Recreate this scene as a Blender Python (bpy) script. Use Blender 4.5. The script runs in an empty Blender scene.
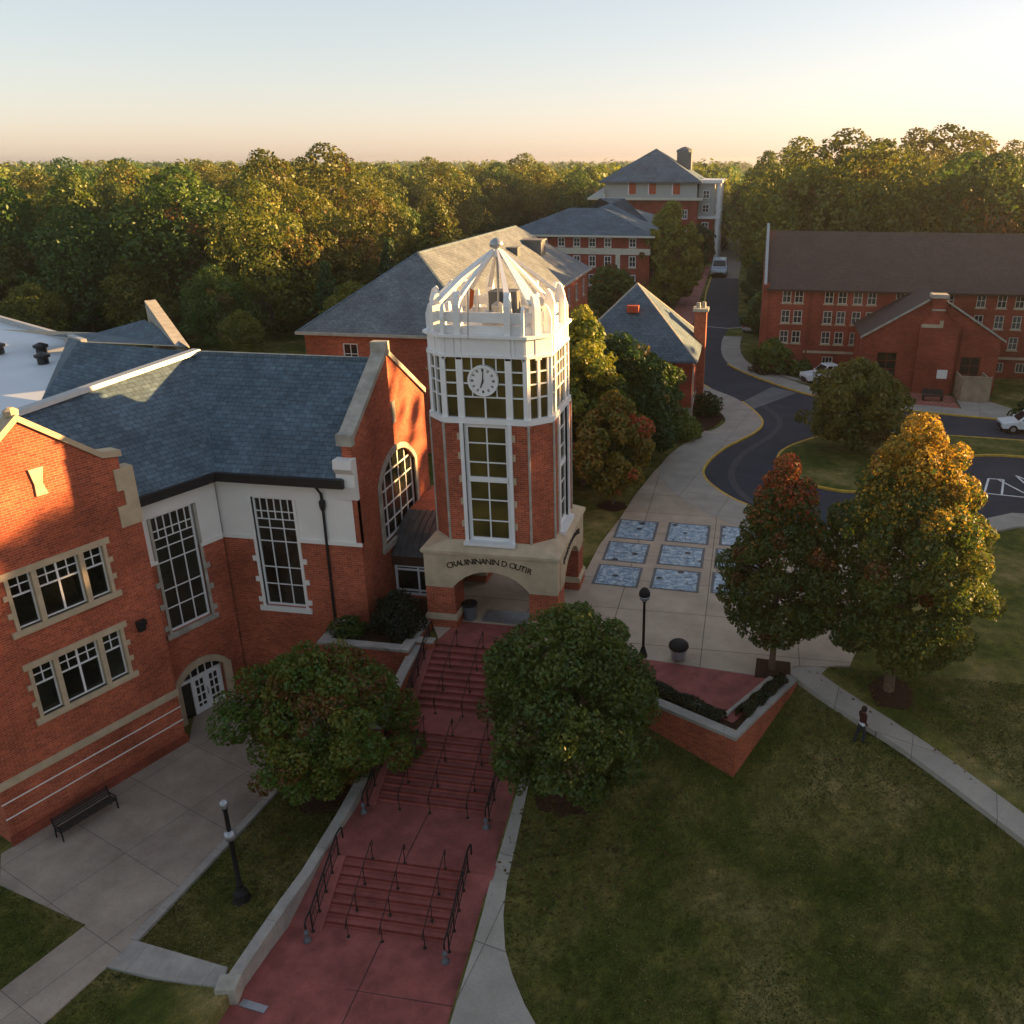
import bpy, bmesh, math, random
import numpy as np
from mathutils import Vector as V, Matrix
random.seed(7)
scene = bpy.context.scene
COL = scene.collection
R = math.radians

# ------------------------------------------------------------------ node helpers
def new_mat(name):
    m = bpy.data.materials.new(name); m.use_nodes = True
    nt = m.node_tree
    for n in list(nt.nodes): nt.nodes.remove(n)
    out = nt.nodes.new('ShaderNodeOutputMaterial')
    return m, nt, out
def N(nt, t, **kw):
    n = nt.nodes.new(t)
    for k, v in kw.items():
        if k.startswith('i_'):
            n.inputs[k[2:].replace('_', ' ')].default_value = v
        else: setattr(n, k, v)
    return n
def L(nt, a, b): nt.links.new(a, b)
def principled(nt, out, col=(.5, .5, .5), rough=.7, spec=.3, metal=0.):
    p = nt.nodes.new('ShaderNodeBsdfPrincipled')
    p.inputs['Base Color'].default_value = (*col, 1)
    p.inputs['Roughness'].default_value = rough
    p.inputs['Specular IOR Level'].default_value = spec
    p.inputs['Metallic'].default_value = metal
    L(nt, p.outputs[0], out.inputs['Surface'])
    return p
def noise(nt, coord, scale, detail=4, rough=.55):
    n = N(nt, 'ShaderNodeTexNoise'); n.inputs['Scale'].default_value = scale
    n.inputs['Detail'].default_value = detail; n.inputs['Roughness'].default_value = rough
    if coord is not None: L(nt, coord, n.inputs['Vector'])
    return n
def ramp(nt, fac, stops):
    r = N(nt, 'ShaderNodeValToRGB')
    e = r.color_ramp.elements
    while len(e) < len(stops): e.new(.5)
    for i, (p, c) in enumerate(stops):
        e[i].position = p; e[i].color = (*c, 1)
    L(nt, fac, r.inputs[0]); return r
def mixc(nt, a, b, fac, mode='MIX'):
    m = N(nt, 'ShaderNodeMix', data_type='RGBA', blend_type=mode)
    for sock, v in ((m.inputs[6], a), (m.inputs[7], b), (m.inputs[0], fac)):
        if isinstance(v, (int, float)): sock.default_value = v
        elif isinstance(v, tuple): sock.default_value = (*v, 1)
        else: L(nt, v, sock)
    return m.outputs[2]
def bump(nt, p, h, strength=.3, dist=.02):
    b = N(nt, 'ShaderNodeBump'); b.inputs['Strength'].default_value = strength; b.inputs['Distance'].default_value = dist
    L(nt, h, b.inputs['Height']); L(nt, b.outputs[0], p.inputs['Normal'])

def plain(name, col, rough=.6, spec=.3, metal=0., var=.12, scale=3.):
    m, nt, out = new_mat(name); p = principled(nt, out, col, rough, spec, metal)
    tc = N(nt, 'ShaderNodeTexCoord')
    n = noise(nt, tc.outputs['Object'], scale, 5)
    r = ramp(nt, n.outputs[0], [(.3, tuple(c * (1 - var) for c in col)), (.7, tuple(min(1, c * (1 + var)) for c in col))])
    L(nt, r.outputs[0], p.inputs['Base Color'])
    return m
def brick_mat(name, c1, c2, mortar, bw=.3, bh=.1, stain=.36, ms=.012):
    m, nt, out = new_mat(name); p = principled(nt, out, c1, .85, .2)
    uv = N(nt, 'ShaderNodeUVMap')
    geo = N(nt, 'ShaderNodeNewGeometry')
    b = N(nt, 'ShaderNodeTexBrick'); L(nt, uv.outputs[0], b.inputs['Vector'])
    b.inputs['Scale'].default_value = 1; b.inputs['Brick Width'].default_value = bw; b.inputs['Row Height'].default_value = bh
    b.inputs['Mortar Size'].default_value = ms; b.inputs['Mortar Smooth'].default_value = .3; b.inputs['Bias'].default_value = -.1
    b.inputs['Color1'].default_value = (*c1, 1); b.inputs['Color2'].default_value = (*c2, 1); b.inputs['Mortar'].default_value = (*mortar, 1)
    n = noise(nt, geo.outputs['Position'], .45, 6)
    n2 = noise(nt, uv.outputs[0], 5, 3)
    r = ramp(nt, n.outputs[0], [(.3, (1 - stain,) * 3), (.7, (1 + stain * .6,) * 3)])
    r2 = ramp(nt, n2.outputs[0], [(.3, (.8, .78, .78)), (.7, (1.18, 1.2, 1.2))])
    c = mixc(nt, b.outputs['Color'], r.outputs[0], 1., 'MULTIPLY')
    c = mixc(nt, c, r2.outputs[0], .8, 'MULTIPLY')
    L(nt, c, p.inputs['Base Color'])
    bump(nt, p, b.outputs['Fac'], -.35, .02)
    return m
def slab_mat(name, c1, c2, mortar, bw, bh, ms, offset=0., spots=.2, rough=.85, rot=0., blotch=.6):
    m, nt, out = new_mat(name); p = principled(nt, out, c1, rough, .25)
    geo = N(nt, 'ShaderNodeNewGeometry')
    mp = N(nt, 'ShaderNodeMapping'); mp.inputs['Rotation'].default_value = (0, 0, rot); L(nt, geo.outputs['Position'], mp.inputs[0])
    b = N(nt, 'ShaderNodeTexBrick'); L(nt, mp.outputs[0], b.inputs['Vector'])
    b.offset = offset
    b.inputs['Scale'].default_value = 1; b.inputs['Brick Width'].default_value = bw; b.inputs['Row Height'].default_value = bh
    b.inputs['Mortar Size'].default_value = ms; b.inputs['Mortar Smooth'].default_value = .2
    b.inputs['Color1'].default_value = (*c1, 1); b.inputs['Color2'].default_value = (*c2, 1); b.inputs['Mortar'].default_value = (*mortar, 1)
    n = noise(nt, geo.outputs['Position'], blotch, 7, .62); n2 = noise(nt, geo.outputs['Position'], 14, 4)
    r = ramp(nt, n.outputs[0], [(.3, (1 - spots,) * 3), (.72, (1 + spots * .7,) * 3)])
    r2 = ramp(nt, n2.outputs[0], [(.25, (.88,) * 3), (.75, (1.1,) * 3)])
    c = mixc(nt, b.outputs['Color'], r.outputs[0], 1., 'MULTIPLY'); c = mixc(nt, c, r2.outputs[0], 1., 'MULTIPLY')
    L(nt, c, p.inputs['Base Color']); bump(nt, p, n2.outputs[0], .25, .02)
    return m
def roof_mat(name, c1, c2, dark, bw=.42, bh=.24, streak=.3):
    m, nt, out = new_mat(name); p = principled(nt, out, c1, .72, .35)
    uv = N(nt, 'ShaderNodeUVMap'); geo = N(nt, 'ShaderNodeNewGeometry')
    b = N(nt, 'ShaderNodeTexBrick'); L(nt, uv.outputs[0], b.inputs['Vector'])
    b.inputs['Scale'].default_value = 1; b.inputs['Brick Width'].default_value = bw; b.inputs['Row Height'].default_value = bh
    b.inputs['Mortar Size'].default_value = .018; b.inputs['Mortar Smooth'].default_value = .6; b.inputs['Bias'].default_value = .0
    b.inputs['Color1'].default_value = (*c1, 1); b.inputs['Color2'].default_value = (*c2, 1); b.inputs['Mortar'].default_value = (*dark, 1)
    n = noise(nt, geo.outputs['Position'], .5, 6); n2 = noise(nt, uv.outputs[0], 4, 3)
    r = ramp(nt, n.outputs[0], [(.3, (1 - streak,) * 3), (.7, (1 + streak * .7,) * 3)])
    r2 = ramp(nt, n2.outputs[0], [(.3, (.72,) * 3), (.72, (1.3,) * 3)])
    c = mixc(nt, b.outputs['Color'], r.outputs[0], 1., 'MULTIPLY'); c = mixc(nt, c, r2.outputs[0], .9, 'MULTIPLY')
    L(nt, c, p.inputs['Base Color']); bump(nt, p, b.outputs['Fac'], -.5, .03)
    return m

M = {}
M['brick'] = brick_mat('red brick', (.44, .094, .042), (.26, .05, .027), (.38, .19, .125))
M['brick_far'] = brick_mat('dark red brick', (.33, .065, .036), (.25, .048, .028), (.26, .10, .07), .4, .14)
M['brick_dark'] = brick_mat('dark plinth brick', (.28, .055, .03), (.22, .045, .026), (.24, .10, .07))  # deeper red brick for plinth, downpipes and wing window frames
M['slate'] = roof_mat('blue slate', (.096, .142, .18), (.062, .098, .13), (.03, .046, .06))
M['slate_pale'] = roof_mat('pale slate', (.15, .172, .188), (.11, .128, .145), (.06, .068, .075))  # paler copy of the slate, colour raised so the sunlit hip roof reads bright
M['shingle'] = roof_mat('brown shingle', (.078, .05, .041), (.064, .042, .035), (.042, .029, .025), .5, .3, .15)
M['shingle_tan'] = roof_mat('weathered shingle', (.22, .21, .20), (.17, .165, .16), (.10, .10, .10), .5, .28, .12)
M['stone'] = plain('buff limestone', (.46, .37, .25), .85, .2, var=.15, scale=1.4)
M['stone_grey'] = plain('weathered limestone', (.36, .34, .29), .9, .2, var=.22, scale=2.)
M['stucco'] = plain('white stucco', (.76, .735, .69), .85, .2, var=.05, scale=.7)
M['white'] = plain('white paint', (.74, .74, .73), .45, .4, var=.04)
M['cream'] = plain('cream paint', (.6, .55, .45), .6, .3, var=.08)
M['grey_panel'] = plain('grey cladding', (.38, .39, .37), .7, .3, var=.1)
M['black'] = plain('black iron', (.010, .010, .011), .65, .25, var=.2)
M['gutter'] = plain('black gutter', (.014, .014, .016), .45, .4, var=.2)
M['steel'] = plain('galvanised steel', (.32, .34, .36), .35, .5, .6, var=.15)
M['membrane'] = plain('white roof membrane', (.62, .66, .7), .55, .3, var=.06, scale=.4)
M['ridge'] = plain('pale ridge metal', (.36, .37, .37), .45, .4, .2, var=.08)
M['metalroof'] = plain('dark seam metal', (.075, .078, .082), .5, .4, .3, var=.3, scale=2.)
M['bark'] = plain('bark', (.12, .085, .055), .95, .1, var=.35, scale=5)
M['mulch'] = plain('mulch', (.042, .022, .014), .95, .1, var=.5, scale=9)
M['yellow'] = plain('yellow kerb paint', (.52, .33, .045), .7, .3, var=.25, scale=2)
M['line'] = plain('white road paint', (.7, .7, .68), .7, .3, var=.2, scale=3)
M['letter'] = plain('bronze lettering', (.03, .02, .017), .4, .5, .5)
M['louvre'] = plain('grey louvre', (.1, .11, .12), .6, .3)
M['tyre'] = plain('rubber', (.012, .012, .012), .8, .2)
M['carwhite'] = plain('white car paint', (.72, .74, .76), .15, .6, var=.02)
M['carsilver'] = plain('pale blue car paint', (.42, .5, .58), .18, .6, .3, var=.04)
M['rust'] = plain('orange cloth', (.65, .13, .03), .8, .2)
M['redpanel'] = plain('red panel', (.4, .07, .03), .7, .3)
M['skin'] = plain('skin', (.42, .25, .18), .6, .3, var=.05)
M['jacket'] = plain('maroon cloth', (.06, .018, .018), .9, .1)
M['denim'] = plain('dark denim', (.025, .03, .04), .9, .1)
M['shirt'] = plain('white cloth', (.65, .66, .68), .9, .1)
M['hair'] = plain('dark hair', (.018, .01, .007), .6, .3)
M['wood'] = plain('bench slats', (.035, .03, .026), .6, .3, var=.35, scale=6)
M['panel_board'] = plain('tan board', (.33, .25, .17), .9, .2, var=.25, scale=1.5)
M['concrete'] = slab_mat('plaza concrete', (.40, .332, .255), (.37, .305, .236), (.12, .10, .085), 4.4, 3.3, .022, 0., .22, .85, 0.)
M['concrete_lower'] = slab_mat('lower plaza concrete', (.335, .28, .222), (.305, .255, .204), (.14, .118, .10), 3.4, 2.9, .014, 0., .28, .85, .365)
M['walk'] = slab_mat('sidewalk concrete', (.345, .315, .27), (.315, .29, .25), (.14, .13, .12), 3.2, 3.2, .018, 0., .2, .85, .2)
M['kerbstone'] = slab_mat('kerb concrete', (.34, .32, .285), (.31, .29, .26), (.2, .19, .17), 3., 3., .012, 0., .25, .85, .1, 1.2)
M['redpath'] = slab_mat('red stamped concrete', (.27, .080, .070), (.25, .073, .064), (.10, .026, .022), 40, 40, .0, 0., .4, .8, 0., 1.1)
M['redpaver'] = slab_mat('red pavers', (.34, .09, .07), (.42, .19, .15), (.2, .08, .06), .5, .5, .05, .5, .2)
M['asphalt'] = slab_mat('asphalt', (.036, .041, .056), (.033, .038, .052), (.03, .03, .036), 60, 60, .0, 0., .3, .9, 0., .35)
M['asphalt_old'] = slab_mat('worn asphalt', (.13, .135, .14), (.12, .125, .13), (.07, .07, .07), 60, 60, .0, 0., .25)
M['farroad'] = slab_mat('pale far road', (.24, .2, .17), (.22, .19, .16), (.14, .12, .1), 60, 9, .03, 0., .2)

def glass_mat(name, col=(.008, .009, .008), refl_col=(.5, .52, .5)):
    m, nt, out = new_mat(name); p = principled(nt, out, col, .05, .55)
    geo = N(nt, 'ShaderNodeNewGeometry'); oi = N(nt, 'ShaderNodeObjectInfo')
    n = noise(nt, geo.outputs['Position'], .9, 2)
    bump(nt, p, n.outputs[0], .10, .06)
    n2 = noise(nt, geo.outputs['Position'], .45, 2)
    ad = N(nt, 'ShaderNodeMath', operation='ADD'); L(nt, n2.outputs[0], ad.inputs[0])
    sc = N(nt, 'ShaderNodeMath', operation='MULTIPLY_ADD'); sc.inputs[1].default_value = .5; sc.inputs[2].default_value = -.25; L(nt, oi.outputs['Random'], sc.inputs[0]); L(nt, sc.outputs[0], ad.inputs[1])
    r = ramp(nt, ad.outputs[0], [(.38, col), (.72, refl_col)])  # paler blotches in the base colour stand in for reflected lawn and blinds
    L(nt, r.outputs[0], p.inputs['Base Color'])
    return m
M['glass'] = glass_mat('window glass', (.006, .007, .006), (.026, .028, .022))
M['glass_tower'] = glass_mat('lantern glass', (.04, .034, .012), (.12, .09, .024))  # gold put into the base colour in place of mirrored sunlit trees
M['glass_far'] = glass_mat('dormitory glass', (.02, .022, .024), (.10, .10, .09))
M['carglass'] = glass_mat('car glass', (.008, .01, .012), (.02, .024, .03))

def mosaic_mat():
    m, nt, out = new_mat('blue mosaic paving'); p = principled(nt, out, (.3, .36, .42), .5, .4)
    geo = N(nt, 'ShaderNodeNewGeometry')
    b = N(nt, 'ShaderNodeTexVoronoi'); b.inputs['Scale'].default_value = 2.6; b.inputs['Randomness'].default_value = .75
    L(nt, geo.outputs['Position'], b.inputs['Vector'])
    n = noise(nt, geo.outputs['Position'], 3., 4)
    r = ramp(nt, n.outputs[0], [(.35, (.15, .24, .33)), (.5, (.26, .36, .45)), (.62, (.42, .5, .55))])
    v = N(nt, 'ShaderNodeTexVoronoi'); v.inputs['Scale'].default_value = 1.05; v.inputs['Randomness'].default_value = .55
    L(nt, geo.outputs['Position'], v.inputs['Vector'])
    d = ramp(nt, v.outputs['Distance'], [(.17, (0, 0, 0)), (.22, (1, 1, 1))])
    c = mixc(nt, (.028, .03, .036), r.outputs[0], d.outputs[0])
    e = N(nt, 'ShaderNodeTexVoronoi', feature='DISTANCE_TO_EDGE'); e.inputs['Scale'].default_value = 2.6; e.inputs['Randomness'].default_value = .75
    L(nt, geo.outputs['Position'], e.inputs['Vector'])
    er = ramp(nt, e.outputs['Distance'], [(.02, (.45, .45, .45)), (.06, (1, 1, 1))])
    c = mixc(nt, c, er.outputs[0], 1., 'MULTIPLY')
    L(nt, c, p.inputs['Base Color']); return m
M['mosaic'] = mosaic_mat()

def grass_mat():
    m, nt, out = new_mat('lawn grass'); p = principled(nt, out, (.06, .07, .02), .95, .1)
    geo = N(nt, 'ShaderNodeNewGeometry')
    a = noise(nt, geo.outputs['Position'], .22, 7, .65); b = noise(nt, geo.outputs['Position'], 1.6, 6, .7); c = noise(nt, geo.outputs['Position'], 16, 4, .7)
    r1 = ramp(nt, a.outputs[0], [(.36, (.05, .07, .013)), (.46, (.085, .098, .02)), (.55, (.15, .135, .042)), (.66, (.24, .195, .08))])
    r2 = ramp(nt, b.outputs[0], [(.32, (.62, .7, .6)), (.5, (1, 1, 1)), (.7, (1.6, 1.42, 1.35))])
    r3 = ramp(nt, c.outputs[0], [(.3, (.55, .58, .55)), (.7, (1.4, 1.38, 1.35))])
    x = mixc(nt, r1.outputs[0], r2.outputs[0], 1., 'MULTIPLY'); x = mixc(nt, x, r3.outputs[0], 1., 'MULTIPLY')
    L(nt, x, p.inputs['Base Color'])
    bump(nt, p, c.outputs[0], .9, .08)
    return m
M['grass'] = grass_mat()

def leaf_mat():
    m, nt, out = new_mat('leaves')
    at = N(nt, 'ShaderNodeAttribute', attribute_name='leafcol')
    oi = N(nt, 'ShaderNodeObjectInfo')
    hs = N(nt, 'ShaderNodeHueSaturation')
    mr = N(nt, 'ShaderNodeMapRange'); mr.inputs[3].default_value = .484; mr.inputs[4].default_value = .516; L(nt, oi.outputs['Random'], mr.inputs[0])
    mv = N(nt, 'ShaderNodeMapRange'); mv.inputs[3].default_value = .72; mv.inputs[4].default_value = 1.25
    w = N(nt, 'ShaderNodeMath', operation='FRACT'); w2 = N(nt, 'ShaderNodeMath', operation='MULTIPLY'); w2.inputs[1].default_value = 7.3
    L(nt, oi.outputs['Random'], w2.inputs[0]); L(nt, w2.outputs[0], w.inputs[0]); L(nt, w.outputs[0], mv.inputs[0])
    L(nt, mr.outputs[0], hs.inputs['Hue']); L(nt, mv.outputs[0], hs.inputs['Value']); L(nt, at.outputs['Color'], hs.inputs['Color'])
    d = N(nt, 'ShaderNodeBsdfDiffuse'); t = N(nt, 'ShaderNodeBsdfTranslucent'); g = N(nt, 'ShaderNodeBsdfGlossy'); g.inputs['Roughness'].default_value = .5
    L(nt, hs.outputs[0], d.inputs[0]); L(nt, hs.outputs[0], t.inputs[0])
    mx = N(nt, 'ShaderNodeMixShader'); mx.inputs[0].default_value = .42; L(nt, d.outputs[0], mx.inputs[1]); L(nt, t.outputs[0], mx.inputs[2])
    m2 = N(nt, 'ShaderNodeMixShader'); m2.inputs[0].default_value = .03; L(nt, mx.outputs[0], m2.inputs[1]); L(nt, g.outputs[0], m2.inputs[2])
    L(nt, m2.outputs[0], out.inputs['Surface']); return m
M['leaf'] = leaf_mat()

# ------------------------------------------------------------------ object helpers
def thing(name, label, cat, loc=(0, 0, 0), rz=0., group=None, kind=None):
    o = bpy.data.objects.new(name, None); COL.objects.link(o)
    o.location = loc; o.rotation_euler = (0, 0, rz); o.empty_display_size = .3
    o['label'] = label; o['category'] = cat
    if group: o['group'] = group
    if kind: o['kind'] = kind
    return o
def tag(o, label, cat, group=None, kind=None):
    o['label'] = label; o['category'] = cat
    if group: o['group'] = group
    if kind: o['kind'] = kind
    return o
def struct(o, kind='structure'):
    o['kind'] = kind; return o
def root_of(o):
    while o.parent: o = o.parent
    return o
def copy_tree(o, parent=None):
    c = o.copy(); COL.objects.link(c)
    if parent is not None: c.parent = parent
    for ch in list(o.children): copy_tree(ch, c)
    return c

class Fr:
    """a wall frame: x along the wall, y outwards, z up"""
    def __init__(s, o, tx, n=None):
        s.o = V((o[0], o[1], o[2] if len(o) > 2 else 0)); s.tx = V((tx[0], tx[1], 0)).normalized()
        s.n = V((n[0], n[1], 0)).normalized() if n else V((s.tx.y, -s.tx.x, 0))
    def p(s, x, y, z): return s.o + s.tx * x + s.n * y + V((0, 0, z))
ID = Fr((0, 0, 0), (1, 0), (0, 1))

class MB:
    def __init__(s): s.v = []; s.f = []; s.mi = []; s.cur = 0
    def add(s, pts, faces):
        b = len(s.v); s.v += [tuple(p) for p in pts]
        for f in faces: s.f.append([b + i for i in f]); s.mi.append(s.cur)
        return s
    def quad(s, *pts): return s.add(pts, [list(range(len(pts)))])
    def box(s, fr, x0, x1, y0, y1, z0, z1):
        P = [fr.p(x, y, z) for z in (z0, z1) for x, y in ((x0, y0), (x1, y0), (x1, y1), (x0, y1))]
        return s.add(P, [[3, 2, 1, 0], [4, 5, 6, 7], [0, 1, 5, 4], [1, 2, 6, 5], [2, 3, 7, 6], [3, 0, 4, 7]])
    def prism(s, fr, poly, y0, y1):
        n = len(poly); P = [fr.p(x, y, z) for y in (y0, y1) for x, z in poly]
        F = [list(range(n))[::-1], list(range(n, 2 * n))] + [[i, (i + 1) % n, n + (i + 1) % n, n + i] for i in range(n)]
        return s.add(P, F)
    def slab(s, poly, z, th):
        n = len(poly); zz = z if callable(z) else (lambda x, y: z)
        P = [(x, y, zz(x, y)) for x, y in poly] + [(x, y, zz(x, y) - th) for x, y in poly]
        F = [list(range(n)), list(range(n, 2 * n))[::-1]] + [[i, (i + 1) % n, n + (i + 1) % n, n + i] for i in range(n)]
        return s.add(P, F)
    def tube(s, pts, rads, n=8, cap=True):
        pts = [V(p) for p in pts]
        if isinstance(rads, (int, float)): rads = [rads] * len(pts)
        rings = []
        for i, p in enumerate(pts):
            d = (pts[min(i + 1, len(pts) - 1)] - pts[max(i - 1, 0)]).normalized()
            a = V((0, 0, 1)) if abs(d.z) < .9 else V((1, 0, 0))
            t = d.cross(a).normalized(); b = d.cross(t)
            rings.append([p + (t * math.cos(2 * math.pi * k / n) + b * math.sin(2 * math.pi * k / n)) * rads[i] for k in range(n)])
        P = [q for r in rings for q in r]; F = []
        for i in range(len(pts) - 1):
            for k in range(n): F.append([i * n + k, i * n + (k + 1) % n, (i + 1) * n + (k + 1) % n, (i + 1) * n + k])
        if cap: F += [list(range(n))[::-1], list(range((len(pts) - 1) * n, len(pts) * n))]
        return s.add(P, F)
    def lathe(s, c, prof, n=14):
        c = V(c); P = []; F = []
        for r, z in prof:
            for k in range(n): P.append(c + V((r * math.cos(2 * math.pi * k / n), r * math.sin(2 * math.pi * k / n), z)))
        for i in range(len(prof) - 1):
            for k in range(n): F.append([i * n + k, i * n + (k + 1) % n, (i + 1) * n + (k + 1) % n, (i + 1) * n + k])
        F += [list(range(n))[::-1], list(range((len(prof) - 1) * n, len(prof) * n))]
        return s.add(P, F)
    def ribbon(s, pts, w, z, th, closed=False, side=0.):
        """a band of width w along a plan polyline; side -1..1 shifts it to one side; z number, list or function"""
        pts = [V((p[0], p[1], 0)) for p in pts]; n = len(pts); Lf = []; Rt = []
        for i, p in enumerate(pts):
            if closed: a, b = pts[i - 1], pts[(i + 1) % n]
            else: a, b = pts[max(i - 1, 0)], pts[min(i + 1, n - 1)]
            d = (b - a).normalized(); nn = V((-d.y, d.x, 0))
            zz = z(p.x, p.y) if callable(z) else (z[i] if isinstance(z, (list, tuple)) else z)
            Lf.append(p + nn * w * (.5 + side / 2) + V((0, 0, zz))); Rt.append(p - nn * w * (.5 - side / 2) + V((0, 0, zz)))
        P = []; F = []; D = V((0, 0, th))
        for l, r in zip(Lf, Rt): P += [l, r, r - D, l - D]
        m = n if closed else n - 1
        for i in range(m):
            a, b = 4 * i, 4 * ((i + 1) % n)
            for k in range(4): F.append([a + k, a + (k + 1) % 4, b + (k + 1) % 4, b + k])
        if not closed: F += [[0, 1, 2, 3], [4 * n - 4, 4 * n - 3, 4 * n - 2, 4 * n - 1]]
        return s.add(P, F)
    def build(s, name, mat, parent=None, loc=None, smooth=False, bevel=0.):
        base = V((0, 0, 0))
        if parent is not None: base = V(root_of(parent).location)
        elif loc is not None: base = V(loc)
        me = bpy.data.meshes.new(name)
        me.from_pydata([V(p) - base for p in s.v], [], s.f)
        mats = mat if isinstance(mat, (list, tuple)) else [mat]
        for m in mats: me.materials.append(M[m] if isinstance(m, str) else m)
        if len(mats) > 1: me.polygons.foreach_set('material_index', s.mi)
        bm = bmesh.new(); bm.from_mesh(me)
        bmesh.ops.recalc_face_normals(bm, faces=bm.faces)
        if bevel > 0:
            bmesh.ops.remove_doubles(bm, verts=bm.verts, dist=1e-4)
            ed = [e for e in bm.edges if len(e.link_faces) == 2 and e.calc_face_angle(0) > .5]
            bmesh.ops.bevel(bm, geom=ed, offset=bevel, segments=2, profile=.6, affect='EDGES', clamp_overlap=True)
        uvl = bm.loops.layers.uv.new('UVMap')
        for f in bm.faces:
            nx, ny, nz = f.normal; h = math.hypot(nx, ny)
            if h < 1e-3: t = V((1, 0, 0)); b = V((0, 1, 0))
            else:
                t = V((-ny / h, nx / h, 0)); b = f.normal.cross(t)
                if b.z < 0: b = -b
            for l in f.loops:
                c = l.vert.co + base; l[uvl].uv = (c.dot(t), c.dot(b))
            f.smooth = smooth
        bm.to_mesh(me); bm.free()
        o = bpy.data.objects.new(name, me); COL.objects.link(o)
        if parent is not None: o.parent = parent
        else: o.location = base
        return o

def wall_holes(mb, fr, x0, x1, z0, z1, holes=(), depth=.25):
    xs = sorted({x0, x1, *[h[0] for h in holes], *[h[1] for h in holes]}); zs = sorted({z0, z1, *[h[2] for h in holes], *[h[3] for h in holes]})
    xs = [x for x in xs if x0 <= x <= x1]; zs = [z for z in zs if z0 <= z <= z1]
    for a, b in zip(xs, xs[1:]):
        for c, d in zip(zs, zs[1:]):
            mx, mz = (a + b) / 2, (c + d) / 2
            if any(h[0] < mx < h[1] and h[2] < mz < h[3] for h in holes): continue
            mb.quad(fr.p(a, 0, c), fr.p(b, 0, c), fr.p(b, 0, d), fr.p(a, 0, d))
    for a, b, c, d in holes:
        c2, d2 = max(c, z0), min(d, z1)
        if d2 <= c2: continue
        for (p, q) in (((a, c2), (a, d2)), ((b, c2), (b, d2))) + ((((a, c), (b, c)),) if c >= z0 else ()) + ((((a, d), (b, d)),) if d <= z1 else ()):
            mb.quad(fr.p(p[0], 0, p[1]), fr.p(q[0], 0, q[1]), fr.p(q[0], -depth, q[1]), fr.p(p[0], -depth, p[1]))
def arch_curve(a, b, zs, zt, n=10):
    """points of a shallow arch from (a,zs) over (mid,zt) to (b,zs)"""
    w = (b - a) / 2; r = zt - zs; Rr = (w * w + r * r) / (2 * r); cz = zt - Rr; cx = (a + b) / 2
    t = math.asin(min(1, w / Rr)); t = math.pi - t if r > w else t
    return [(cx + Rr * math.sin(-t + 2 * t * i / n), cz + Rr * math.cos(-t + 2 * t * i / n)) for i in range(n + 1)]
def spandrel(mb, fr, a, b, zs, zt, ztop, y0, y1):
    """fill between an arch and the flat line above it"""
    c = arch_curve(a, b, zs, zt)
    for (xa, za), (xb, zb) in zip(c, c[1:]):
        mb.prism(fr, [(xa, za), (xb, zb), (xb, ztop), (xa, ztop)], y0, y1)
def arch_band(mb, fr, a, b, zs, zt, w, y0, y1):
    c = arch_curve(a, b, zs, zt); o = arch_curve(a - w, b + w, zs - .02, zt + w)
    for i in range(len(c) - 1):
        mb.prism(fr, [c[i], c[i + 1], o[i + 1], o[i]], y0, y1)

def window(parent, fr, x0, x1, z0, z1, depth=.22, vb=(), hb=(), fw=.09, bw=.045, frame='white', glass='glass', sill=None, name='window', sillw=.12, proud=0.):
    """frame with bars (vb: fractions or (fraction, z-lo, z-hi) fractions; hb alike), one glass pane, an optional sill"""
    W, Hh = x1 - x0, z1 - z0; y0, y1 = -depth + .03, -depth + .10
    f = MB()
    f.box(fr, x0, x0 + fw, y0, y1, z0, z1); f.box(fr, x1 - fw, x1, y0, y1, z0, z1)
    f.box(fr, x0 + fw, x1 - fw, y0, y1, z0, z0 + fw); f.box(fr, x0 + fw, x1 - fw, y0, y1, z1 - fw, z1)
    for v in vb:
        q, a, b = v if isinstance(v, tuple) else (v, 0, 1)
        f.box(fr, x0 + q * W - bw / 2, x0 + q * W + bw / 2, y0 + .004, y1 - .012, z0 + a * Hh, z0 + b * Hh)
    for v in hb:
        q, a, b = v if isinstance(v, tuple) else (v, 0, 1)
        f.box(fr, x0 + a * W, x0 + b * W, y0 + .008, y1 - .018, z0 + q * Hh - bw / 2, z0 + q * Hh + bw / 2)
    w = f.build(name, frame, parent)
    g = MB(); g.quad(fr.p(x0 + .01, -depth + .05, z0 + .01), fr.p(x1 - .01, -depth + .05, z0 + .01), fr.p(x1 - .01, -depth + .05, z1 - .01), fr.p(x0 + .01, -depth + .05, z1 - .01))
    g.build('pane', glass, w)
    if sill:
        s = MB(); s.box(fr, x0 - .12, x1 + .12, -depth + .11, .07, z0 - sillw, z0 - .003); s.build('sill', sill, w)
    return w

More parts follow.
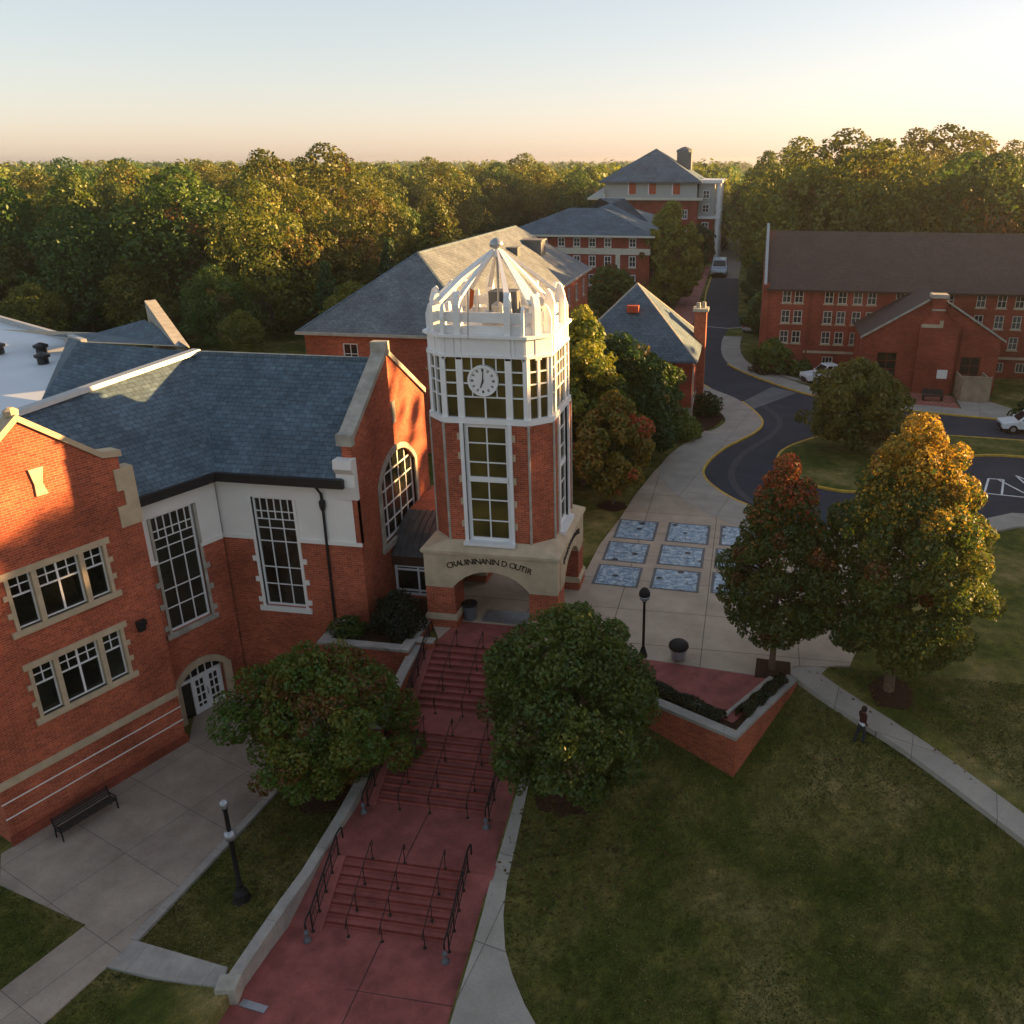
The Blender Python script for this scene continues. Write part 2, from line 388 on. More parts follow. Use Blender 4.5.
def hip_roof(mb, x0, x1, y0, y1, ze, zr, ov=.45, ends=(1, 1), inset=None, axis='y', th=.18):
    """hipped roof; the ridge runs along axis; ends tell which ends are hipped (0 = gable)"""
    x0 -= ov; x1 += ov; y0 -= ov; y1 += ov
    if axis == 'y':
        h = inset or (x1 - x0) / 2; xm = (x0 + x1) / 2
        A = (xm, y0 + (h if ends[0] else 0), zr); B = (xm, y1 - (h if ends[1] else 0), zr)
        a, b, c, d = (x0, y0, ze), (x1, y0, ze), (x1, y1, ze), (x0, y1, ze)
        mb.quad(a, b, A); mb.quad(b, c, B, A); mb.quad(c, d, B); mb.quad(d, a, A, B)
    else:
        h = inset or (y1 - y0) / 2; ym = (y0 + y1) / 2
        A = (x0 + (h if ends[0] else 0), ym, zr); B = (x1 - (h if ends[1] else 0), ym, zr)
        a, b, c, d = (x0, y0, ze), (x1, y0, ze), (x1, y1, ze), (x0, y1, ze)
        mb.quad(a, b, B, A); mb.quad(b, c, B); mb.quad(c, d, A, B); mb.quad(d, a, A)
    # eave edge
    P = [a, b, c, d]
    for i in range(4):
        p, q = P[i], P[(i + 1) % 4]
        mb.quad(p, q, (q[0], q[1], q[2] - th), (p[0], p[1], p[2] - th))
    mb.quad(*[(p[0], p[1], p[2] - th) for p in P])
    return A, B
# ------------------------------------------------------------------ camera, sky, sun
cam = bpy.data.cameras.new('camera'); co = bpy.data.objects.new('camera', cam); COL.objects.link(co)
co.location = (14.26, -35.77, 21.0)
co.rotation_euler = (R(90) - math.atan(352 / 880), 0, R(10))
cam.sensor_width = 36; cam.lens = 36 * 880 / 1024; cam.shift_x = -78 / 1024
cam.clip_start = .5; cam.clip_end = 8000
scene.camera = co
SUN_AZ, SUN_EL = 63., 9.0         # azimuth clockwise from +y, elevation (degrees)
sd = V((math.sin(R(SUN_AZ)) * math.cos(R(SUN_EL)), math.cos(R(SUN_AZ)) * math.cos(R(SUN_EL)), math.sin(R(SUN_EL))))
w = bpy.data.worlds.new('World'); scene.world = w; w.use_nodes = True
nt = w.node_tree; bg = nt.nodes['Background']
sky = nt.nodes.new('ShaderNodeTexSky'); sky.sky_type = 'NISHITA'; sky.sun_disc = False
sky.sun_elevation = R(SUN_EL); sky.sun_rotation = R(SUN_AZ)
sky.air_density = .8; sky.dust_density = 1.0; sky.ozone_density = 5.0; sky.altitude = 200
gam = nt.nodes.new('ShaderNodeGamma'); gam.inputs[1].default_value = .55      # softer sky contrast, as a camera with wide latitude records it
wb = nt.nodes.new('ShaderNodeMix'); wb.data_type = 'RGBA'; wb.blend_type = 'MULTIPLY'; wb.inputs[0].default_value = 1; wb.inputs[7].default_value = (2.0, 1.327, .965, 1)
nt.links.new(sky.outputs[0], gam.inputs[0]); nt.links.new(gam.outputs[0], wb.inputs[6]); nt.links.new(wb.outputs[2], bg.inputs[0]); bg.inputs[1].default_value = .085
sl = bpy.data.lights.new('sun', 'SUN'); so = bpy.data.objects.new('sun', sl); COL.objects.link(so)
sl.energy = 5.0; sl.angle = R(.6); sl.color = (1, .58, .22)
so.rotation_euler = sd.to_track_quat('Z', 'Y').to_euler(); so.location = (60, 40, 60)
scene.view_settings.view_transform = 'Standard'; scene.view_settings.look = 'None'
scene.view_settings.gamma = 1; scene.view_settings.exposure = 2.36
scene.render.engine = 'CYCLES'
cy = scene.cycles
cy.use_denoising = True; cy.max_bounces = 6; cy.diffuse_bounces = 3; cy.glossy_bounces = 3; cy.transmission_bounces = 3; cy.volume_bounces = 0
cy.transparent_max_bounces = 4; cy.caustics_reflective = False; cy.caustics_refractive = False
try: cy.denoiser = 'OPENIMAGEDENOISE'
except Exception: pass

# ------------------------------------------------------------------ ground
def interp(t, pts):
    if t <= pts[0][0]: return pts[0][1]
    for (a, b), (c, d) in zip(pts, pts[1:]):
        if t <= c: return b + (d - b) * (t - a) / (c - a)
    return pts[-1][1]
STEP_PROF = [(-40, -4.75), (-14.5, -4.2), (-12.2, -2.95), (-9.4, -2.95), (-6.4, -1.5), (-4.9, -1.5), (-1.7, 0)]
LAWN = [(-60, -6.5), (-30, -5.0), (-17, -4.25), (-14.5, -3.75), (-12.2, -3.1), (-10, -2.7), (-6.5, -1.65), (-3.5, -.75), (-.8, -.06), (0, -.13)]
def lawn_z(u, v): return interp(v, LAWN)
def strip_z(u): return -4.23 + .14 * max(0, min(4.2, u + 3.9))
def ground_z(u, v):
    if u > 6.4: return lawn_z(u, v)
    if u > max(-.7, interp(v, [(-14, -.7), (-12.5, -.1), (-7, .1)])) : return -.13 if v > -1.4 else interp(v, STEP_PROF) - .55
    z = strip_z(u)
    if v > -1.2 and u > -20: z = z + (-.13 - z) * min(1, (v + 1.2) / 3)
    elif u <= -20: z = z + (-.13 - z) * max(0, min(1, (v + 8) / 14))
    return z
def axis(lo, hi, a, b, st, growth=1.22):
    xs = list(np.arange(a, b + 1e-6, st)); d = st; x = b
    while x < hi: d *= growth; x += d; xs.append(min(x, hi))
    d = st; x = a
    while x > lo: d *= growth; x -= d; xs.insert(0, max(x, lo))
    return xs
us = sorted(axis(-3000, 3000, -22, 44, .6) + [-.71, -.69, 6.39, 6.41]); vs = axis(-400, 3400, -40, 6, .5)
gm = MB(); nu = len(us)
gm.v = [(u, v, ground_z(u, v)) for v in vs for u in us]
gm.f = [[j * nu + i, j * nu + i + 1, (j + 1) * nu + i + 1, (j + 1) * nu + i] for j in range(len(vs) - 1) for i in range(nu - 1)]
gm.mi = [0] * len(gm.f)
struct(gm.build('ground', 'grass', smooth=True))

def spline(pts, n=6, closed=False):
    out = []; P = [V((p[0], p[1], 0)) for p in pts]; m = len(P)
    for i in range(m if closed else m - 1):
        p0, p1, p2, p3 = (P[(i - 1) % m], P[i], P[(i + 1) % m], P[(i + 2) % m]) if closed else (P[max(i - 1, 0)], P[i], P[i + 1], P[min(i + 2, m - 1)])
        for k in range(n):
            t = k / n
            q = .5 * (2 * p1 + (p2 - p0) * t + (2 * p0 - 5 * p1 + 4 * p2 - p3) * t * t + (3 * p1 - p0 - 3 * p2 + p3) * t ** 3)
            out.append((q.x, q.y))
    if not closed: out.append((P[-1].x, P[-1].y))
    return out

# roads -------------------------------------------------------------
ROADZ = -.115
kerb_left = spline([(20.9, 15.6), (17.8, 16.75), (15.3, 18.7), (13.4, 20.9), (11.95, 24.0), (11.95, 27.1), (13.2, 31.4), (15.4, 35.8), (16.1, 39.2), (15.3, 43.0), (13.6, 47.2), (11.2, 50.6), (9.2, 55.5), (8.4, 62), (8.3, 72)])
road_l = kerb_left + [(8.2, 86), (7.2, 120), (7.0, 150)]
kerb_right = spline([(11.9, 84), (11.4, 76), (11.6, 68.5), (12.6, 62.5), (14.6, 58.2), (17.2, 54.2), (20, 50.6), (23.5, 47.6), (27, 46.0), (33, 44.6), (40, 43.2), (62, 39)])
rd = MB()
rd.slab(kerb_left[:-1][::-1] and (kerb_left + [(8.2, 86), (11.9, 86)] + kerb_right + [(62, 20), (31.9, 20.6), (29.6, 19.0), (25.5, 15.6)]), ROADZ, .3)
struct(rd.build('road', 'asphalt'))
r2_ = MB(); r2_.slab([(8.2, 86.03), (12.6, 86.03), (16.5, 88), (13.0, 96), (12.6, 120), (12.2, 140), (7.0, 140), (7.6, 110)], ROADZ + .004, .3)
struct(r2_.build('road', 'asphalt'))
r3 = MB(); r3.slab([(6.9, 140.03), (12.2, 140.03), (12.4, 200), (12.0, 300), (11.4, 420), (7.2, 420), (6.6, 300), (6.6, 200)], ROADZ + .008, .3)
struct(r3.build('road', 'farroad'))
cw = MB(); cw.slab([(14.2, 45.8), (17.2, 52.6), (19.6, 50.6), (15.3, 43.6)], ROADZ + .012, .02); struct(cw.build('crosswalk', 'asphalt_old'))
tl = MB(); tl.ribbon([(8.3, 86.4), (11.9, 85.2), (16.5, 88.2)], .35, ROADZ + .012, .02); struct(tl.build('road_line', 'kerbstone'))
# painted hatching of the disabled bay
hm = MB(); hz = ROADZ + .004
for a, b in (((31.0, 24.3), (32.0, 27.5)), ((32.0, 27.5), (33.0, 27.45)), ((32.1, 24.2), (33.0, 27.45)), ((32.6, 27.45), (34.1, 23.8)), ((34.1, 28.5), (34.3, 26.4)), ((34.2, 28.4), (36.2, 23.9)), ((35.4, 28.4), (37.6, 23.9)), ((31.0, 24.3), (38, 23.3))):
    hm.ribbon([a, b], .14, hz, .01)
struct(hm.build('road_marking', 'line'))
# swept lighter tyre trails on the bend
tm = MB()
tm.ribbon(spline([(17.5, 17.6), (15.0, 20.6), (13.9, 25.0), (14.6, 30), (17, 36), (17.6, 41), (15.5, 47)]), .5, ROADZ + .004, .01)
struct(tm.build('tyre_track', plain('tyre worn asphalt', (.062, .064, .072), .9, .2, var=.15)))

# plaza and pavements ---------------------------------------------------
pz = MB()
left_edge = [(6.45, 7.5), (6.6, 11), (7.2, 15.2), (7.6, 19.5), (8.4, 24.9), (9.4, 29.5), (10.4, 32.8), (11.4, 35.6)]
pz.slab([(0.2, .05), (.9, -1.2), (5.4, -1.2), (11.0, -1.32), (17.0, -1.95), (17.3, -.75), (19.8, -.25), (20.5, 2.1), (22.2, 6.2), (25.3, 12.0), (27.6, 15.6), (25.5, 15.6), (20.9, 15.6)] + [(p[0], p[1]) for p in kerb_left[1:] if p[1] < 36] + [(11.4, 35.6)] + left_edge[::-1][1:] + [(0.2, 7.5)], 0., .35)
struct(pz.build('plaza', 'concrete'))
# lighter curved pavement along the kerb
sw = MB(); edge = [p for p in kerb_left if p[1] < 56]
sw.ribbon(edge, 3.1, .006, .3, side=1.)
struct(sw.build('pavement', 'walk'))
sw = MB(); sw.ribbon(kerb_right[4:], 2.3, .0, .3, side=1.); struct(sw.build('pavement', 'walk'))
sw = MB(); sw.ribbon([(5.8, 62), (5.2, 90), (4.6, 130), (4.4, 160)], 3.4, -.06, .3); struct(sw.build('pavement', 'redpaver'))
sw = MB(); rows_ = [((27.7, 15.7, 0.), (25.6, 15.62, 0.)), ((28.3, 16.3, 0), (27.6, 16.8, 0)), ((29.6, 16.9, 0), (29.5, 18.9, 0)), ((31.6, 18.2, 0), (31.8, 20.5, 0)), ((36, 18.4, 0), (36, 20.6, 0)), ((62, 17, 0), (62, 19.9, 0))]
P_ = []
for l, r in rows_: P_ += [l, r, (r[0], r[1], -.3), (l[0], l[1], -.3)]
F_ = []
for i in range(len(rows_) - 1):
    for k in range(4): F_.append([4 * i + k, 4 * i + (k + 1) % 4, 4 * i + 4 + (k + 1) % 4, 4 * i + 4 + k])
sw.add(P_, F_); struct(sw.build('pavement', 'walk'))
yk = MB(); yk.ribbon([p for p in kerb_left if 17.5 < p[1] < 46], .17, .02, .2, side=-1.); struct(yk.build('kerb', 'yellow'))
yk = MB(); yk.ribbon(kerb_right[18:], .17, .014, .2, side=-1.); struct(yk.build('kerb', 'yellow'))
yk = MB(); yk.ribbon([p for p in road_l if p[1] >= 50] , .2, .03, .2, side=1.); struct(yk.build('kerb', 'yellow'))
# island with yellow kerb
isl = spline([(17.3, 28.0), (18.0, 25.3), (19.6, 23.6), (22.2, 22.8), (25.5, 24.2), (29, 29.5), (33, 32.9), (40, 32.2), (50, 30.6), (50, 34.2), (40, 36.8), (33, 37.6), (27, 37.7), (22, 36.6), (19, 33.6), (17.5, 30.8)], 5, True)
im = MB(); im.slab(isl, .0, .2); struct(im.build('grass_island', 'grass'))
ik = MB(); ik.ribbon(isl, .18, .03, .25, closed=True); struct(ik.build('kerb', 'yellow'))
# mulch bed in front of the small hip-roofed house
mb_ = MB(); mb_.slab(spline([(10.3, 33.6), (11.6, 36.2), (12.6, 39.3), (12.75, 43.5), (11.6, 46.6), (10.5, 47), (10.4, 40)], 5, True), -.02, .2); struct(mb_.build('mulch_bed', 'mulch'))
# red brick patio in front of the long building and its pale path
pt = MB(); pt.slab([(29.3, 52.6), (34.2, 51.6), (33.9, 46.9), (29.6, 47.9)], -.04, .2); struct(pt.build('patio', 'redpaver'))
pt = MB(); pt.slab([(34.05, 46.7), (34.3, 50.2), (36.9, 50.4), (38.6, 47.6), (41.5, 46.0), (38, 45.3)], -.03, .2); struct(pt.build('path', 'walk'))
pt = MB(); pt.ribbon(spline([(12.6, 62.2), (16.5, 60.0), (18.5, 57.5), (21.5, 54.4)]), .8, -.02, .1); struct(pt.build('path', 'walk'))
# path over the right lawn
lp = spline([(17.3, -.1), (18.5, -1.35), (20.6, -3.0), (22.5, -4.4), (25.6, -7.1), (28.5, -9.8), (33, -13.6), (41, -19)])
pl_ = MB(); pl_.ribbon(lp, 1.95, lambda u, v: lawn_z(u, v) + .05, .25); struct(pl_.build('path', 'walk'))
# red plaza triangle
rp = MB(); rp.slab([(5.45, -1.7), (5.45, -1.25), (11.0, -1.36), (17.0, -2.0), (14.75, -5.55), (11.6, -3.85), (7.2, -2.2), (6.5, -1.75)], .004, .3); struct(rp.build('red_paving', 'redpath'))
rp = MB(); rp.slab([(.9, -1.7), (5.45, -1.7), (5.45, -1.21), (4.8, .6), (1.3, .6), (.9, -1.2)], .006, .3); struct(rp.build('red_paving', 'redpath'))
tp = MB(); tp.slab([(15.6, -2.0 + .0), (15.7, -.35), (17.2, -.45), (17.15, -1.9)], .012, .2); struct(tp.build('tree_pit', 'mulch'))
# blue mosaic panels
k = 0
for j, (v0, v1, d) in enumerate(((5.8, 8.35, .0), (8.85, 11.6, .05), (12.1, 15.1, .2))):
    for i, (u0, u1) in enumerate(((7.0, 9.5), (10.1, 12.7), (13.3, 15.9))):
        m_ = MB(); u0 += d; u1 += d
        m_.cur = 0; m_.slab([(u0, v0), (u1, v0 - .12), (u1, v1 - .12), (u0, v1)], .008, .03)
        m_.cur = 1; m_.slab([(u0 + .16, v0 + .14), (u1 - .16, v0 + .02), (u1 - .16, v1 - .26), (u0 + .16, v1 - .14)], .013, .03)
        o = m_.build('paving_panel', ['asphalt_old', 'mosaic'], loc=(u0, v0, 0))
        tag(o, 'blue mosaic paving panel in the %s of the plaza grid, %s' % (('front row', 'middle row', 'back row')[j], ('beside the clock tower', 'in the centre column', 'under the red-topped maple')[i]), 'paving panel', 'blue mosaic paving panels on the plaza')
# stairs -----------------------------------------------------------------
U0, U1 = .9, 5.4
st = MB()
for v0, v1, z0, z1, n in ((-1.7, -4.9, 0., -1.5, 10), (-6.4, -9.4, -1.5, -2.95, 10), (-12.2, -14.5, -2.95, -4.2, 8)):
    for i in range(n):
        a = v0 + (v1 - v0) * i / n; b = v0 + (v1 - v0) * (i + 1) / n; z = z0 + (z1 - z0) * (i + 1) / n
        e = .0 if i < n - 1 else 0.
        st.box(ID, U0, U1, b - e, a, z - .6, z if i < n - 1 else z + .003)
        # a nosing line in darker concrete
st_o = struct(st.build('steps', 'redpath', bevel=.012))
ns = MB()
for v0, v1, z0, z1, n in ((-1.7, -4.9, 0., -1.5, 10), (-6.4, -9.4, -1.5, -2.95, 10), (-12.2, -14.5, -2.95, -4.2, 8)):
    for i in range(n):
        a = v0 + (v1 - v0) * i / n; z = z0 + (z1 - z0) * i / n
        ns.box(ID, U0 + .02, U1 - .02, a - .006, a + .05, z - .045, z + .006)
struct(ns.build('step_nosing', plain('dark red nosing', (.15, .03, .024), .8, .2, var=.3)))
lan = MB()
for v0, v1, z in ((-4.9, -6.4, -1.5), (-9.4, -12.2, -2.95)): lan.box(ID, U0, U1, v1, v0, z - .6, z)
lan.quad((-.6, -14.5, -4.2), (6.55, -14.5, -4.2), (7.0, -40, -4.75), (-1.2, -40, -4.75), (-1.0, -17.4, -4.25))
for a, b in ((.2, U0), (U1, 6.55)):          # strips beside the steps
    for v0, v1, z0, z1 in ((-1.7, -4.9, 0., -1.5), (-4.9, -6.4, -1.5, -1.5), (-6.4, -9.4, -1.5, -2.95), (-9.4, -12.2, -2.95, -2.95), (-12.2, -14.5, -2.95, -4.2)):
        a0 = a if a > 1 else (-.1 if v0 in (-9.4, -12.2) else a); a1 = -.6 if (a < 1 and v0 == -12.2) else a0
        P = [(a0, v0, z0 - .003), (b, v0, z0 - .003), (b, v1, z1 - .003), (a1, v1, z1 - .003)]
        lan.add(P + [(x, y, z - .6) for x, y, z in P], [[0, 1, 2, 3], [0, 1, 5, 4], [1, 2, 6, 5], [2, 3, 7, 6], [3, 0, 4, 7]])
struct(lan.build('path', 'redpath'))
jn = MB()
for v0, v1, z in ((-4.95, -6.35, -1.5), (-9.45, -12.15, -2.95)): jn.box(ID, 3.13, 3.16, v1, v0, z - .02, z + .005)
jn.quad((3.13, -14.55, -4.195), (3.165, -14.55, -4.195), (3.17, -40, -4.744), (3.13, -40, -4.744))
for vv in (-16.5, -20.5): zz = interp(vv, STEP_PROF); jn.box(ID, -.5, 6.4, vv - .012, vv + .012, zz - .02, zz + .006)
struct(jn.build('path_joint', 'letter'))
# concrete walk right of the red path
def strip(mb, rows, th=.3):
    """rows of (left xyz, right xyz) joined into one paved band"""
    n = len(rows); P = []
    for l, r in rows: P += [V(l), V(r), V(r) - V((0, 0, th)), V(l) - V((0, 0, th))]
    F = [[0, 1, 2, 3], [4 * n - 4, 4 * n - 3, 4 * n - 2, 4 * n - 1]]
    for i in range(n - 1):
        for k in range(4): F.append([4 * i + k, 4 * i + (k + 1) % 4, 4 * i + 4 + (k + 1) % 4, 4 * i + 4 + k])
    mb.add(P, F)
wk = MB(); rows = []
for vv, ur in ((-7.2, 6.86), (-9.4, 6.95), (-11.4, 7.05), (-12.4, 7.1), (-13.4, 7.25), (-14.5, 7.6), (-15.3, 8.05), (-16.2, 8.7), (-17.2, 9.6), (-18.6, 11.0), (-20.5, 13.2), (-23, 16.5), (-30, 20), (-40, 22)):
    zl = max(lawn_z(7, vv), interp(vv, STEP_PROF)) + .03
    rows.append(((6.5, vv, zl), (ur, vv, lawn_z(ur, vv) + .05)))
strip(wk, rows, .6)
struct(wk.build('path', 'walk'))
# lower plaza and its walks
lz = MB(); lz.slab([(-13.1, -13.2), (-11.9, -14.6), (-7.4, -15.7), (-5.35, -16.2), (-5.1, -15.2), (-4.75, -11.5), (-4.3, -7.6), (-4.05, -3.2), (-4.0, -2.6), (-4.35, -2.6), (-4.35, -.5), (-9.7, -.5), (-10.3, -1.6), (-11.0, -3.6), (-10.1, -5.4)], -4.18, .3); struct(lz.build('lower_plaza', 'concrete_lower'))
wl = MB(); wl.slab([(-7.42, -15.69), (-5.36, -16.2), (-5.5, -17.1), (-6.05, -19.4), (-9, -26), (-15, -34), (-18, -34), (-11.5, -24), (-8.35, -18.6)], -4.17, .3); struct(wl.build('path', 'concrete_lower'))
wl = MB(); wl.slab([(-30, -9.4), (-13.3, -13.6), (-12.0, -14.6), (-30, -10.4)], -4.18, .3); struct(wl.build('path', 'concrete_lower'))
kb = MB(); kb.ribbon([(-5.3, -16.0), (-4.95, -13), (-4.55, -9.5), (-4.15, -5.5), (-4.0, -3.2)], .32, -4.1, .3); struct(kb.build('kerb', 'kerbstone'))
# ------------------------------------------------------------------ walls round the stairs
t = thing('low_wall', 'pale concrete kerb wall running down the left side of the red path', 'wall', (-.8, -17.2, -4.2))
lw = MB(); lw.ribbon([(-.8, -17.25), (-.66, -15.5), (-.5, -14.2), (-.25, -13.0), (-.12, -12.2), (-.02, -10.4), (.0, -8.6), (.08, -7.1)], .42, [-3.62, -3.48, -3.32, -3.08, -2.95 + .12, -2.62, -2.4, -2.2], 1.6)
lw.build('wall', 'kerbstone', t, bevel=.03)
e = MB(); e.box(Fr((-.84, -17.4, 0), (1, .2)), -.34, .34, -.32, .3, -4.5, -3.6); e.build('end_block', 'stone_grey', t, bevel=.04)
t = thing('step_wall', 'raised pale concrete walk edge joining the lower plaza to the kerb wall', 'wall', (-3, -17, -4.2))
e = MB(); e.slab([(-5.5, -17.15), (-5.3, -16.0), (-3.3, -16.3), (-1.25, -16.75), (-1.0, -17.5), (-3.2, -17.35)], lambda u, v: strip_z(u) + .1, .6); e.build('wall', 'kerbstone', t, bevel=.03)
t = thing('drain_cover', 'small pale drain cover set in the red path', 'drain', (.1, -17.9, -4.27)); e = MB(); e.box(Fr((.1, -17.6, 0), (1, -.12)), -.5, .45, -.13, .13, -4.3, -4.225); e.build('cover', 'steel', t, bevel=.01)
# brick retaining wall left of the upper flights
t = thing('retaining_wall', 'red brick retaining wall with stone caps left of the upper stairs', 'wall', (.1, -5, -3))
rw = MB(); rw.ribbon([(.12, -1.9), (.12, -4.9), (.12, -7.2)], .36, [.0, -.55, -1.1], 3.8); rw.build('wall', 'brick', t)
rc = MB(); rc.ribbon([(.12, -1.85), (.12, -4.9), (.12, -6.3)], .46, [.12, -.43, -.78], .12); rc.build('coping', 'kerbstone', t, bevel=.02)
pr = MB(); pr.box(Fr((.14, -6.75, 0), (1, 0)), -.36, .36, -.36, .36, -4.2, -.95); pr.build('pier', 'brick', t)
pc = MB(); pc.lathe((.14, -6.75, -.95), [(.5, 0), (.5, .1), (.42, .16), (.3, .3), (.12, .38), (.02, .4)], 12); pc.build('pier_cap', 'stone_grey', t, smooth=True)
# planter beside the arch
t = thing('planter', 'raised brick planter with pale stone cap beside the arch and stairs', 'planter', (-2, -1.6, 0))
pw = MB()
fx = Fr((0, 0, 0), (1, 0), (0, 1))
pw.box(fx, -4.3, .0, -2.85, -2.5, -4.3, .15); pw.box(fx, -.35, .0, -2.5, -.0, -4.3, .15); pw.box(fx, -4.3, -3.95, -2.5, -.7, -4.3, .15)
pw.build('wall', 'brick', t)
pc = MB(); pc.box(fx, -4.38, .08, -2.92, -2.44, .15, .3); pc.box(fx, -.42, .08, -2.437, .05, .152, .302); pc.box(fx, -4.38, -3.88, -2.437, -.68, .152, .302); pc.build('cap', 'kerbstone', t, bevel=.02)
ps = MB(); ps.box(fx, -3.95, -.35, -2.5, 2.4, -.5, .08); ps.build('soil', 'mulch', t)
t = thing('stair_cheek', 'low brick cheek wall with stone cap at the head of the stairs', 'wall', (.5, -1.75, 0))
c = MB(); c.box(fx, .09, .88, -2.0, -1.65, -2., .2); c.build('wall', 'brick', t); c = MB(); c.box(fx, .09, .94, -2.06, -1.6, .2, .3); c.build('cap', 'kerbstone', t, bevel=.02)
# planter with hedge at the lawn corner
t = thing('planter', 'V-shaped brick planter wall with stone cap on the lawn corner', 'planter', (14, -5, -1.5))
P0, P1, P2 = (6.6, -2.15), (14.9, -6.55), (17.25, -1.85)
pw = MB(); pw.ribbon([P0, P1, P2], .4, .05, 3.2, side=.0); pw.build('wall', 'brick', t)
pc = MB(); pc.ribbon([P0, P1, (17.22, -1.9)], .52, .2, .16); pc.build('cap', 'kerbstone', t, bevel=.02)
def off(p, q, r, d):
    a = (V((*q, 0)) - V((*p, 0))).normalized(); b = (V((*r, 0)) - V((*q, 0))).normalized()
    na, nb = V((-a.y, a.x, 0)), V((-b.y, b.x, 0)); m = (na + nb).normalized(); q2 = V((*q, 0)) + m * d / max(.3, m.dot(na)); return q2
Q = off(P0, P1, P2, 1.05)
i0 = (6.9, -1.2); i2 = (16.4, -2.05)
inn = [(7.3, -1.55), (Q.x, Q.y), (16.35, -2.0)]
pi = MB(); pi.ribbon(inn, .28, .12, .5); pi.build('inner_kerb', 'stone_grey', t, bevel=.02)
so_ = MB(); so_.add([(7.0, -2.05, .0), (14.85, -6.2, .0), (17.0, -2.1, .0), (16.4, -2.1, .0), (Q.x, Q.y, .0), (7.3, -1.6, .0)], [[0, 1, 4, 5], [1, 2, 3, 4]]); so_.build('soil', 'mulch', t)
HEDGE_LINE = [((9.6 + .2, -2.95), (14.35, -5.55)), ((15.1, -5.2), (16.75, -2.3))]

# ------------------------------------------------------------------ main hall (left)
ex2, d2 = (.934, -.357), (.357, .934)
FA = Fr((-12.94, -12.67, 0), d2, ex2); FB = Fr((-11.08, -4.33, 0), d2, ex2)
FC = Fr((-9.74, -.66, 0), (1, 0), (0, -1)); FD = Fr((-2.74, -.66, 0), (0, 1), (1, 0))
H = thing('campus_hall', 'large red brick hall with blue slate roofs and tall windows left of the clock tower', 'building', (-9, -3, -4.2))
Z0 = -4.4
# gabled wing
wa = MB()
h1 = (2.08, 6.04, 4.42, 6.55); h2 = (2.08, 6.0, .55, 2.72)
wall_holes(wa, FA, 0, 7.75, Z0, 9.3, [h1, h2], .3)
gp = [(0, 9.3), (.45, 9.3), (.45, 9.9), (1.1, 10.02), (3.87, 12.2), (6.65, 10.02), (7.3, 9.9), (7.3, 9.3)]
wa.quad(*[FA.p(x, 0, z) for x, z in gp]); wa.quad(*[FA.p(x, -.45, z) for x, z in gp])
wa.quad(FA.p(7.75, 0, Z0), FA.p(7.75, -7, Z0), FA.p(7.75, -7, 9.3), FA.p(7.75, 0, 9.3))
wa.quad(FA.p(0, 0, Z0), FA.p(0, -9, Z0), FA.p(0, -9, 9.3), FA.p(0, 0, 9.3))
wa.quad(FA.p(7.3, 0, 9.3), FA.p(7.75, 0, 9.3), FA.p(7.75, -.45, 9.3), FA.p(7.3, -.45, 9.3))
wa.build('wall', 'brick', H)
cp = MB()
for a, b in (((.35, 9.92), (1.12, 10.04)), ((1.12, 10.04), (3.87, 12.22)), ((3.87, 12.22), (6.63, 10.04)), ((6.63, 10.04), (7.42, 9.92))):
    cp.prism(FA, [(a[0], a[1]), (b[0], b[1]), (b[0], b[1] + .26), (a[0], a[1] + .26)], -.55, .1)
cp.lathe(FA.p(3.87, -.22, 12.4), [(.24, 0), (.26, .2), (.1, .3)], 8)
cp.build('coping', 'stone', H)
qn = MB()
for a, b, c, d in ((6.98, 7.8, 8.5, 9.42), (7.25, 7.8, 7.85, 8.5), (6.86, 7.8, 6.95, 7.85)): qn.box(FA, a, b, -.5, .05, c, d)
qn.build('quoin', 'stone', H)
qn = MB()
for a, b, c, d in ((-.05, .75, 8.5, 9.42), (-.05, .5, 7.85, 8.5)): qn.box(FA, a, b, -.5, .05, c, d)
qn.build('quoin', 'stone', H)
sl_ = MB(); sl_.prism(FA, [(3.92, 9.3), (4.36, 9.3), (4.24, 9.75), (4.38, 10.36), (3.84, 10.36), (3.94, 9.75)], 0, .07); sl_.build('stone_panel', 'stone', H)
bd = MB(); bd.box(FA, -.07, 7.8, 0, .08, -1.62, -1.3); bd.build('band', 'stone', H)
for z in (-2.25, -2.95): bd = MB(); bd.box(FA, -.05, 7.79, 0, .022, z - .025, z + .025); bd.build('band', 'stucco', H)
bs = MB(); bs.box(FA, -.09, 7.84, 0, .06, Z0, -3.75); bs.build('plinth', 'brick_dark', H)
